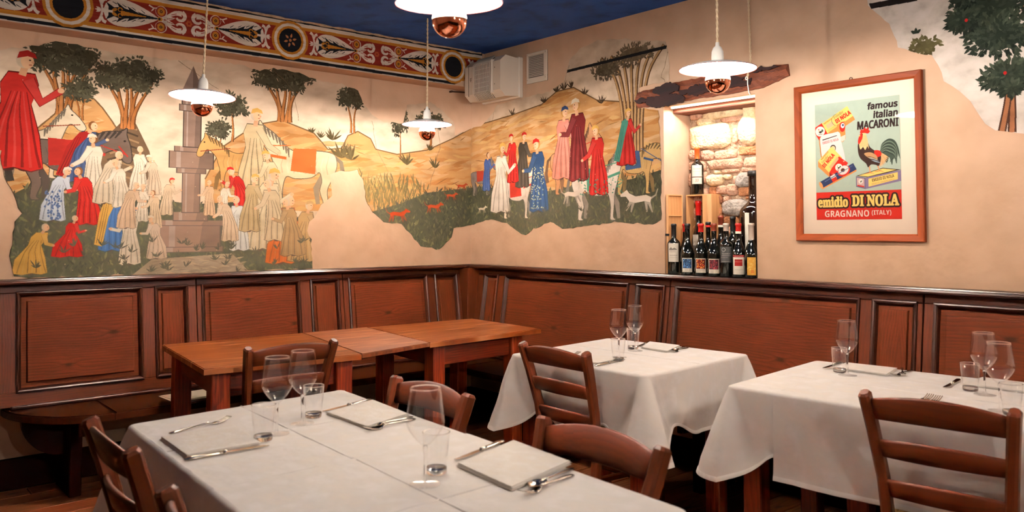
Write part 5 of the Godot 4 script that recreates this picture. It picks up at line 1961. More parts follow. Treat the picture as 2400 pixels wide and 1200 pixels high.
# drawn in units of the poster's width (1 wide, 1.373 tall, origin at its lower left)
func poster_print() -> Brush:
	var b := Brush.new(Vector2(1.0, 1.373), Vector2(0.0, 1.373), 1000.0, Color8(178, 192, 172), 3)
	var red := Color8(208, 44, 30)
	var yellow := Color8(246, 206, 110)
	var dk := Color8(52, 34, 30)
	var navy := Color8(44, 58, 96)
	var tan := Color8(222, 140, 70)
	for i in 300:
		b.ell(Vector2(b.r.randf(), b.r.randf_range(0.35, 1.37)), 0.05, 0.02, b.jig(Color8(178, 192, 172), 0.008), b.r.randf() * 3.0)
	# headline
	b.text("famous", Vector2(0.81, 1.285), 0.074, dk, "Droid Sans", false, 0.0, 1.0, 0.0045, 0.08, 0.335)
	b.text("italian", Vector2(0.845, 1.185), 0.08, dk, "Droid Sans", false, 0.0, 1.0, 0.0045, 0.08, 0.265)
	b.text("MACARONI", Vector2(0.752, 1.075), 0.086, dk, "Droid Sans", false, 0.0, 1.0, 0.005, 0.06, 0.46)
	# long carton at the top left
	var a := 0.5
	var T := func(c: Vector2, x: float, y: float, ang: float) -> Vector2:
		return c + Vector2(x, y).rotated(ang)
	var c := Vector2(0.225, 1.14)
	var quadc := func(c0: Vector2, xa: float, ya: float, xb: float, yb: float, ang: float, col: Color) -> void:
		b.poly(PackedVector2Array([T.call(c0, xa, ya, ang), T.call(c0, xb, ya, ang), T.call(c0, xb, yb, ang), T.call(c0, xa, yb, ang)]), col)
	quadc.call(c, -0.25, -0.12, 0.24, -0.05, a, tan)
	quadc.call(c, -0.25, -0.07, 0.24, 0.07, a, yellow)
	quadc.call(c, -0.25, -0.12, -0.12, -0.06, a, red.darkened(0.2))
	quadc.call(c, -0.25, -0.075, -0.12, 0.075, a, red)
	b.ell(T.call(c, -0.185, 0.0, a), 0.06, 0.06, Color8(236, 226, 206))
	mini_rooster(b, T.call(c, -0.185, -0.005, a), 0.045)
	quadc.call(c, -0.09, -0.03, 0.0, 0.025, a, Color8(232, 184, 140))
	b.arc(T.call(c, 0.06, 0.0, a), 0.068, 1.6, 4.4, 0.004, 0.004, dk)
	b.text("PASTIFICIO", T.call(c, -0.045, 0.05, a), 0.016, red, "Droid Sans", true, a)
	b.text("Emidio", T.call(c, 0.1, 0.045, a), 0.03, dk, "Droid Serif", false, a, 1.0, 0.0, 0.2)
	b.text("DI NOLA", T.call(c, 0.135, -0.01, a), 0.05, red, "Droid Sans", true, a, 1.0, 0.002, 0.0, 0.2)
	for i in 3:
		b.line(T.call(c, -0.1, -0.045 - i * 0.012, a), T.call(c, 0.02 + 0.04 * i, -0.045 - i * 0.012, a), 0.003, 0.003, Color8(186, 120, 60))
	# a second packet behind it, a cloth bag, a square carton
	b.poly(PackedVector2Array([Vector2(0.27, 1.11), Vector2(0.37, 1.15), Vector2(0.375, 0.94), Vector2(0.34, 0.9), Vector2(0.3, 0.92)]), tan)
	b.ell(Vector2(0.338, 1.08), 0.036, 0.06, red)
	b.ell(Vector2(0.343, 1.095), 0.024, 0.03, Color8(230, 224, 214))
	b.ell(Vector2(0.346, 1.1), 0.012, 0.013, navy)
	b.poly(PackedVector2Array([Vector2(0.3, 0.96), Vector2(0.372, 0.985), Vector2(0.37, 0.93), Vector2(0.33, 0.905)]), Color8(226, 206, 184))
	var bag := curve2(PackedVector2Array([Vector2(0.06, 0.98), Vector2(0.2, 1.01), Vector2(0.29, 1.01), Vector2(0.31, 0.9), Vector2(0.35, 0.72), Vector2(0.33, 0.66), Vector2(0.16, 0.68), Vector2(0.08, 0.7), Vector2(0.055, 0.85)]))
	b.poly(bag, tan.darkened(0.1))
	for i in bag.size():
		bag[i] += Vector2(0.012, 0.008)
	b.poly(bag, Color8(228, 214, 206))
	b.stroke(PackedVector2Array([Vector2(0.09, 0.945), Vector2(0.18, 0.965), Vector2(0.27, 0.985)]), 0.012, 0.008, dk)
	b.text("EMIDIO DI NOLA", Vector2(0.19, 0.925), 0.03, Color8(206, 90, 76), "Droid Sans", true, 0.16, 1.0, 0.0, 0.0, 0.2)
	b.ell(Vector2(0.22, 0.84), 0.036, 0.04, dk)
	b.ell(Vector2(0.22, 0.835), 0.028, 0.032, Color8(226, 196, 150))
	c = Vector2(0.2, 0.72)
	a = 0.82
	b.poly(PackedVector2Array([Vector2(0.03, 0.7), Vector2(0.2, 0.86), Vector2(0.33, 0.72), Vector2(0.16, 0.54)]), yellow)
	b.poly(PackedVector2Array([Vector2(0.03, 0.7), Vector2(0.17, 0.55), Vector2(0.17, 0.5), Vector2(0.03, 0.63)]), tan)
	b.poly(PackedVector2Array([Vector2(0.17, 0.56), Vector2(0.29, 0.74), Vector2(0.4, 0.655), Vector2(0.25, 0.46)]), red)
	b.poly(PackedVector2Array([Vector2(0.17, 0.56), Vector2(0.17, 0.5), Vector2(0.25, 0.46)]), red.darkened(0.3))
	b.ell(Vector2(0.286, 0.61), 0.044, 0.044, Color8(238, 228, 208))
	mini_rooster(b, Vector2(0.286, 0.607), 0.033)
	b.text("PASTIFICIO", Vector2(0.115, 0.76), 0.018, red, "Droid Sans", true, 0.82)
	b.text("Emidio", Vector2(0.115, 0.715), 0.025, dk, "Droid Serif", false, 0.82, 1.0, 0.0, 0.2)
	b.text("DI NOLA", Vector2(0.16, 0.7), 0.045, red, "Droid Sans", true, 0.82, 1.0, 0.002, 0.0, 0.19)
	b.poly(PackedVector2Array([Vector2(0.165, 0.62), Vector2(0.265, 0.735), Vector2(0.29, 0.71), Vector2(0.19, 0.595)]), Color8(226, 172, 120))
	for q in [[0.22, 0.53], [0.345, 0.67]]:
		b.tuft(Vector2(q[0], q[1]), 0.03, Color8(240, 190, 150), 5)
	# blue paper roll
	b.poly(PackedVector2Array([Vector2(0.05, 0.435), Vector2(0.475, 0.615), Vector2(0.5, 0.555), Vector2(0.075, 0.36)]), tan)
	b.poly(PackedVector2Array([Vector2(0.05, 0.45), Vector2(0.46, 0.65), Vector2(0.5, 0.575), Vector2(0.085, 0.38)]), navy)
	b.ell(Vector2(0.062, 0.41), 0.02, 0.045, tan.lightened(0.15), 0.45)
	b.ell(Vector2(0.345, 0.565), 0.08, 0.06, red, 0.45)
	b.ell(Vector2(0.342, 0.575), 0.066, 0.05, Color8(224, 214, 200), 0.45)
	b.ell(Vector2(0.335, 0.575), 0.025, 0.022, Color8(96, 50, 34))
	b.poly(PackedVector2Array([Vector2(0.175, 0.508), Vector2(0.235, 0.537), Vector2(0.262, 0.485), Vector2(0.205, 0.455)]), Color8(226, 214, 200))
	b.poly(PackedVector2Array([Vector2(0.19, 0.478), Vector2(0.25, 0.505), Vector2(0.268, 0.466), Vector2(0.21, 0.44)]), red)
	b.line(Vector2(0.11, 0.45), Vector2(0.45, 0.62), 0.012, 0.006, navy.lightened(0.25))
	# the box the bird stands on
	var mauve := Color8(136, 120, 150)
	b.poly(PackedVector2Array([Vector2(0.49, 0.5), Vector2(0.8, 0.575), Vector2(1.0, 0.545), Vector2(0.64, 0.475)]), dk)
	b.poly(PackedVector2Array([Vector2(0.52, 0.502), Vector2(0.8, 0.567), Vector2(0.95, 0.545), Vector2(0.63, 0.485)]), yellow)
	b.poly(PackedVector2Array([Vector2(0.49, 0.495), Vector2(0.6, 0.475), Vector2(0.6, 0.345), Vector2(0.49, 0.375)]), mauve.darkened(0.15))
	b.poly(PackedVector2Array([Vector2(0.6, 0.475), Vector2(1.0, 0.54), Vector2(1.0, 0.42), Vector2(0.6, 0.345)]), mauve)
	b.poly(PackedVector2Array([Vector2(0.5, 0.48), Vector2(0.588, 0.463), Vector2(0.588, 0.362), Vector2(0.5, 0.385)]), Color8(206, 170, 160))
	b.ell(Vector2(0.545, 0.435), 0.026, 0.028, Color8(238, 228, 210))
	mini_rooster(b, Vector2(0.545, 0.433), 0.02)
	b.line(Vector2(0.505, 0.39), Vector2(0.585, 0.372), 0.014, 0.014, red)
	b.poly(PackedVector2Array([Vector2(0.635, 0.46), Vector2(0.965, 0.518), Vector2(0.965, 0.44), Vector2(0.635, 0.37)]), yellow)
	b.text("EMIDIO DI NOLA", Vector2(0.8, 0.462), 0.034, dk, "Droid Sans", true, 0.17, 1.0, 0.0, 0.0, 0.25)
	b.text("PASTIFICIO GRAGNANO NAPOLI", Vector2(0.8, 0.42), 0.016, Color8(150, 110, 80), "Droid Sans", false, 0.18, 1.0, 0.0, 0.0, 0.26)
	# rooster
	b.poly(curve2(PackedVector2Array([Vector2(0.765, 0.7), Vector2(0.785, 0.8), Vector2(0.825, 0.87), Vector2(0.885, 0.897), Vector2(0.945, 0.865), Vector2(0.98, 0.78), Vector2(0.995, 0.66), Vector2(0.968, 0.73), Vector2(0.955, 0.61), Vector2(0.925, 0.7), Vector2(0.905, 0.6), Vector2(0.875, 0.69), Vector2(0.845, 0.63)])), Color8(72, 88, 74))
	for i in 9:
		var f := i / 8.0
		b.stroke(curve2(PackedVector2Array([Vector2(0.78, 0.72), Vector2(0.8 + 0.03 * f, 0.84 - 0.08 * f), Vector2(0.88, 0.885 - 0.15 * f), Vector2(0.95 - 0.02 * f, 0.83 - 0.13 * f), Vector2(0.985 - 0.1 * f, 0.7 - 0.06 * f)]), false, 5), 0.014, 0.008, Color8(120, 134, 112) if i % 2 else Color8(50, 64, 54))
	for i in 8:
		b.leaf(Vector2(0.75, 0.75 - i * 0.005), -0.5 - i * 0.12, 0.14, 0.03, Color8(232, 178, 120).darkened(0.05 * (i % 3)))
	var body := curve2(PackedVector2Array([Vector2(0.53, 0.88), Vector2(0.52, 0.78), Vector2(0.545, 0.7), Vector2(0.61, 0.635), Vector2(0.635, 0.59), Vector2(0.67, 0.62), Vector2(0.73, 0.61), Vector2(0.75, 0.59), Vector2(0.775, 0.64), Vector2(0.78, 0.72), Vector2(0.72, 0.77), Vector2(0.66, 0.82), Vector2(0.62, 0.9)]))
	b.poly(body, Color8(64, 42, 36))
	b.poly(curve2(PackedVector2Array([Vector2(0.71, 0.775), Vector2(0.77, 0.77), Vector2(0.79, 0.73), Vector2(0.76, 0.7), Vector2(0.72, 0.71)])), red)
	b.poly(curve2(PackedVector2Array([Vector2(0.59, 0.745), Vector2(0.66, 0.76), Vector2(0.73, 0.72), Vector2(0.74, 0.67), Vector2(0.67, 0.68)])), Color8(196, 148, 100))
	for i in 5:
		b.leaf(Vector2(0.62 + i * 0.012, 0.72 - i * 0.012), -0.35, 0.13, 0.014, [Color8(90, 60, 44), Color8(214, 190, 150), Color8(120, 140, 150), Color8(90, 60, 44), Color8(150, 170, 180)][i])
	var neck := curve2(PackedVector2Array([Vector2(0.545, 0.95), Vector2(0.535, 0.86), Vector2(0.55, 0.8), Vector2(0.58, 0.825), Vector2(0.605, 0.79), Vector2(0.63, 0.83), Vector2(0.645, 0.8), Vector2(0.635, 0.9), Vector2(0.605, 0.99), Vector2(0.57, 1.0)]))
	b.poly(neck, Color8(240, 200, 136))
	for i in 6:
		b.line(Vector2(0.565 + i * 0.011, 0.96), Vector2(0.55 + i * 0.017, 0.83), 0.003, 0.004, Color8(206, 150, 90))
	b.poly(curve2(PackedVector2Array([Vector2(0.55, 0.985), Vector2(0.56, 1.03), Vector2(0.585, 1.02), Vector2(0.6, 1.05), Vector2(0.62, 1.03), Vector2(0.645, 1.045), Vector2(0.65, 1.015), Vector2(0.665, 1.0), Vector2(0.64, 0.975), Vector2(0.6, 0.985)])), red)
	b.poly(curve2(PackedVector2Array([Vector2(0.545, 0.97), Vector2(0.575, 0.98), Vector2(0.575, 0.93), Vector2(0.55, 0.88), Vector2(0.53, 0.86), Vector2(0.522, 0.9)])), red)
	b.poly(PackedVector2Array([Vector2(0.55, 0.965), Vector2(0.525, 0.955), Vector2(0.55, 0.95)]), yellow)
	b.ell(Vector2(0.577, 0.968), 0.006, 0.006, dk)
	for q in [[0.65, 0.6, 0.655, 0.53], [0.745, 0.6, 0.765, 0.545]]:
		b.line(Vector2(q[0], q[1]), Vector2(q[2], q[3]), 0.014, 0.01, Color8(232, 150, 96))
		for d in [-0.06, 0.045]:
			b.line(Vector2(q[2], q[3]), Vector2(q[2] + d, q[3] - 0.012), 0.01, 0.004, Color8(206, 120, 70))
	# banner
	b.poly(PackedVector2Array([Vector2(-0.1, -0.1), Vector2(1.1, -0.1), Vector2(1.1, 0.325), Vector2(-0.1, 0.325)]), red)
	b.text("emidio", Vector2(0.205, 0.208), 0.118, dk, "Droid Serif", true, 0.0, 1.0, 0.024, 0.0, 0.36)
	b.text("DI NOLA", Vector2(0.705, 0.214), 0.122, dk, "Droid Serif", true, 0.0, 1.0, 0.026, 0.0, 0.53)
	b.text("emidio", Vector2(0.205, 0.208), 0.118, yellow, "Droid Serif", true, 0.0, 1.0, 0.005, 0.0, 0.36)
	b.text("DI NOLA", Vector2(0.705, 0.214), 0.122, yellow, "Droid Serif", true, 0.0, 1.0, 0.005, 0.0, 0.53)
	b.text("GRAGNANO", Vector2(0.37, 0.07), 0.075, Color8(238, 222, 200), "Droid Sans", true, 0.0, 1.0, 0.0, 0.0, 0.53)
	b.text("(ITALY)", Vector2(0.775, 0.072), 0.062, Color8(238, 222, 200), "Droid Sans", true, 0.0, 1.0, 0.0, 0.0, 0.22)
	return b


func mini_rooster(b: Brush, c: Vector2, s: float) -> void:
	b.ell(c + Vector2(0.0, -0.1) * s, 0.42 * s, 0.3 * s, Color8(60, 40, 36))
	b.ell(c + Vector2(0.55, 0.25) * s, 0.3 * s, 0.36 * s, Color8(70, 92, 76))
	b.line(c + Vector2(-0.3, 0.0) * s, c + Vector2(-0.42, 0.5) * s, 0.26 * s, 0.16 * s, Color8(226, 176, 110))
	b.ell(c + Vector2(-0.45, 0.62) * s, 0.16 * s, 0.13 * s, Color8(208, 44, 30))
	b.line(c + Vector2(-0.6, -0.72) * s, c + Vector2(0.6, -0.66) * s, 0.2 * s, 0.2 * s, Color8(150, 140, 130))


# ------------------------------------------------------------------ heater, vent, pipe, rope

func build_fittings() -> void:
	# fan heater: local x along the wall (world z), y up, z out of the wall
	var F := Transform3D(Basis(Vector3(0, 0, 1), Vector3.UP, Vector3(-1, 0, 0)), Vector3(0, 2.335, 0.18))
	var t := thing("wall_heater", "cream box heater with a ribbed grille high in the room corner", "heater")
	var w := 0.44
	var h := 0.30
	var d := 0.21
	var st := S()
	box(st, F * at(w / 2.0, h / 2.0, 0.02), Vector3(w + 0.0, h + 0.0, 0.04), 0.006)
	part("back_plate", st, M.plastic_cream, t)
	st = S()
	var prof := PackedVector2Array([Vector2(0.04, 0.012), Vector2(d - 0.05, 0.0), Vector2(d, 0.045), Vector2(d, h - 0.045), Vector2(d - 0.05, h), Vector2(0.04, h - 0.012)])
	prism(st, prof, 0.012, w - 0.012, Transform3D(F.basis * Basis(Vector3(0, 0, 1), Vector3(0, 1, 0), Vector3(-1, 0, 0)), F * Vector3(w, 0, 0)))
	part("body", st, M.plastic_cream, t)
	# dark mouth behind the grille, then its bars and cross wires
	st = S()
	var path := func(o: float) -> Array:
		return [Vector2(d - 0.052 + o, -o), Vector2(d + o * 0.8, 0.043), Vector2(d + o, 0.06), Vector2(d + o, h - 0.06), Vector2(d + o * 0.8, h - 0.043), Vector2(d - 0.052 + o, h + o)]
	var g0 := 0.125
	var g1 := 0.315
	var p0: Array = path.call(0.0015)
	for i in p0.size() - 1:
		face(st, [F * Vector3(g0, p0[i].y, p0[i].x), F * Vector3(g1, p0[i].y, p0[i].x), F * Vector3(g1, p0[i + 1].y, p0[i + 1].x), F * Vector3(g0, p0[i + 1].y, p0[i + 1].x)], [Vector2.ZERO, Vector2.ZERO, Vector2.ZERO, Vector2.ZERO], F.basis * Vector3(0, 0, 1))
	part("grille_mouth", st, M.grille_dark, t)
	var pb: Array = path.call(0.009)
	for i in 13:
		st = S(true)
		var x := lerpf(g0, g1, i / 12.0)
		var pts := []
		for q in pb:
			pts.append(F * Vector3(x, q.y, q.x))
		tube(st, pts, 0.0038, 6, F.basis.x)
		part("grille_bar", st, M.plastic_cream, t)
	for i in 7:
		st = S(true)
		var y := lerpf(0.05, h - 0.05, i / 6.0)
		tube(st, [F * Vector3(g0, y, d + 0.007), F * Vector3(g1, y, d + 0.007)], 0.0018, 5)
		part("cross_wire", st, M.plastic_cream, t)
	st = S()
	box(st, F * at(g1 + 0.018, h / 2.0, d - 0.008), Vector3(0.022, h - 0.05, 0.04), 0.006)
	part("bezel", st, M.plastic_cream, t)
	st = S()
	box(st, F * at(0.06, h / 2.0, d - 0.0), Vector3(0.003, h * 0.78, 0.003), 0.0)
	part("seam", st, M.grille_dark, t)
	st = S()
	for q in [[0.078, 0.155], [0.088, 0.155], [0.078, 0.165], [0.088, 0.167], [0.083, 0.145]]:
		box(st, F * at(q[0], q[1], d + 0.0005), Vector3(0.006, 0.006, 0.001), 0.0)
	part("switch_marks", st, M.grille_dark, t)
	for q in [[g1 + 0.05, 0.09], [g1 + 0.05, 0.21]]:
		st = S()
		box(st, F * at(q[0], q[1], d + 0.0005), Vector3(0.007, 0.007, 0.003), 0.002)
		part("screw", st, M.screw, t)
	# louvred vent
	F = Transform3D(Basis(Vector3(0, 0, 1), Vector3.UP, Vector3(-1, 0, 0)), Vector3(0, 2.428, 0.668))
	t = thing("wall_vent", "small cream louvred vent grille high on the right wall beside the heater", "vent")
	w = 0.214
	h = 0.219
	st = S()
	box(st, F * at(w / 2.0, h / 2.0, 0.002), Vector3(w, h, 0.004), 0.0)
	part("back_plate", st, M.grille_dark, t)
	for e in [[0.009, h / 2.0 + 0.011, 0.018, h - 0.058], [w - 0.017, h / 2.0 + 0.011, 0.034, h - 0.058], [w / 2.0, h - 0.009, w, 0.018], [w / 2.0, 0.02, w, 0.04]]:
		st = S()
		box(st, F * at(e[0], e[1], 0.006), Vector3(e[2], e[3], 0.012), 0.002)
		part("frame_rail", st, M.plastic_cream, t)
	for i in 13:
		st = S()
		box(st, F * Transform3D(Basis(Vector3.RIGHT, -0.7), Vector3(w / 2.0 - 0.008, 0.05 + i * 0.0122, 0.008)), Vector3(w - 0.05, 0.013, 0.002), 0.0)
		part("slat", st, M.plastic_cream, t)
	for q in [[0.009, 0.025], [w - 0.013, 0.025], [0.009, h - 0.012], [w - 0.013, h - 0.012]]:
		st = S()
		box(st, F * at(q[0], q[1], 0.0125), Vector3(0.004, 0.004, 0.002), 0.001)
		part("screw", st, M.screw, t)
	# short pipe in the corner under the beam
	t = thing("pipe", "short thin brown pipe in the corner just below the painted beam", "pipe")
	st = S(true)
	tube(st, [Vector3(-0.22, 2.437, 0.022), Vector3(-0.02, 2.446, 0.022)], 0.006, 8)
	part("tube", st, M.screw, t)
	st = S(true)
	tube(st, [Vector3(-0.21, 2.437, 0.0), Vector3(-0.21, 2.437, 0.03)], 0.008, 8)
	tube(st, [Vector3(-0.03, 2.445, 0.0), Vector3(-0.03, 2.445, 0.03)], 0.008, 8)
	part("clip", st, M.screw, t)
	# twisted cable hanging down the wall to the lintel
	t = thing("wall_cable", "twisted cream cable hanging down the right wall in front of the lintel's right part", "cable")
	st = S(true)
	for s in 2:
		var pts := []
		for i in 60:
			var f := i / 59.0
			var a := f * 60.0 + s * PI
			pts.append(Vector3(-0.012 - 0.035 * smoothstep(0.75, 1.0, f) + cos(a) * 0.0035, lerpf(2.64, 2.2, f), lerpf(2.52, 2.531, f) + sin(a) * 0.0035))
		tube(st, pts, 0.0036, 6, Vector3.RIGHT)
	part("cable", st, M.cord, t)
	st = S(true)
	tube(st, [Vector3(-0.047, 2.205, 2.531), Vector3(-0.052, 2.17, 2.533), Vector3(-0.05, 2.12, 2.539), Vector3(-0.035, 2.1, 2.543)], 0.003, 6, Vector3.RIGHT)
	part("tail", st, M.porcelain, t)
	st = S(true)
	var ring := []
	for i in 14:
		var a := TAU * i / 13.0
		ring.append(Vector3(-0.054, 2.2 + cos(a) * 0.008, 2.528 + sin(a) * 0.006))
	tube(st, ring, 0.0028, 6, Vector3.RIGHT)
	part("loop", st, M.porcelain, t)
	st = S(true)
	tube(st, [Vector3(0.0, 2.645, 2.52), Vector3(-0.02, 2.645, 2.52)], 0.008, 8)
	part("hook", st, M.cord, t)


# ------------------------------------------------------------------ wine in the niche

# profile of a bottle: kind 0 straight-shouldered, 1 sloping-shouldered; scaled to height h and radius r
func bottle_profile(kind: int, h: float, r: float) -> PackedVector2Array:
	var n := r * 0.37
	var p := PackedVector2Array([Vector2(0.0, 0.012 * h), Vector2(r * 0.7, 0.0), Vector2(r * 0.94, 0.004 * h), Vector2(r, 0.02 * h)])
	if kind == 0:
		p.append(Vector2(r, 0.6 * h))
		for i in range(1, 8):
			var t := i / 7.0
			p.append(Vector2(lerpf(r, n, smoothstep(0.0, 1.0, t * 0.96)), h * lerpf(0.6, 0.725, pow(t, 0.8))))
	else:
		p.append(Vector2(r, 0.42 * h))
		for i in range(1, 9):
			var t := i / 8.0
			p.append(Vector2(lerpf(r, n, 0.5 - 0.5 * cos(PI * pow(t, 0.88))), h * lerpf(0.42, 0.74, t)))
	p.append_array(PackedVector2Array([Vector2(n * 0.98, 0.955 * h), Vector2(n * 1.13, 0.957 * h), Vector2(n * 1.13, 0.985 * h), Vector2(n, 0.99 * h), Vector2(n * 0.9, h), Vector2(0, h)]))
	return p


func bottle(label: String, at_: Vector3, kind: int, h: float, r: float, glass: Material, foil: Material, foil_from: float, face_turn: float, lab: Array, group := "wine bottles in the niche") -> Node3D:
	var t := thing("wine_bottle", label, "bottle", at_, face_turn, group)
	var st := S(true)
	var pf := bottle_profile(kind, h, r)
	lathe(st, pf, 28)
	part("body", st, glass, t)
	# foil capsule over the neck
	st = S(true)
	var n := r * 0.37
	var cap := PackedVector2Array()
	if foil_from < 1.0:
		cap.append(Vector2(n * 1.06, foil_from * h))
		cap.append_array(PackedVector2Array([Vector2(n * 1.06, 0.95 * h), Vector2(n * 1.2, 0.953 * h), Vector2(n * 1.2, 0.988 * h), Vector2(n * 1.06, 1.003 * h), Vector2(0, 1.004 * h)]))
		lathe(st, cap, 20)
		part("capsule", st, foil, t)
	# labels: curved patches [y0, y1, half angle, material]; local +z is the front
	for e in lab:
		st = S(true)
		var m := 12
		for i in m:
			var a0 := lerpf(-e[2], e[2], float(i) / m)
			var a1 := lerpf(-e[2], e[2], float(i + 1) / m)
			var rr: float = r + 0.0006 if e.size() < 5 else e[4]
			var A := Vector3(sin(a0) * rr, e[0], cos(a0) * rr)
			var B := Vector3(sin(a1) * rr, e[0], cos(a1) * rr)
			var C := Vector3(sin(a1) * rr, e[1], cos(a1) * rr)
			var D := Vector3(sin(a0) * rr, e[1], cos(a0) * rr)
			quad(st, A, B, C, D, Vector2(float(i) / m, 1), Vector2(float(i + 1) / m, 1), Vector2(float(i + 1) / m, 0), Vector2(float(i) / m, 0))
		part("label", st, e[3], t)
	return t


func label_mat(key: String, w: float, h: float, ground: Color, draw: Callable) -> Material:
	var b := Brush.new(Vector2(w, h), Vector2(0, h), 220.0, ground, key.length() * 7 + 3)
	draw.call(b)
	return painted(key, b, 0.7, false)


# print too small to read: a row of short marks
func scrawl(b: Brush, c: Vector2, h: float, col: Color) -> void:
	for i in 9:
		var x := c.x - 0.32 + i * 0.08
		b.line(Vector2(x, c.y - h * 0.3), Vector2(x + 0.03, c.y + h * b.r.randf_range(0.0, 0.4)), 0.025, 0.02, col)


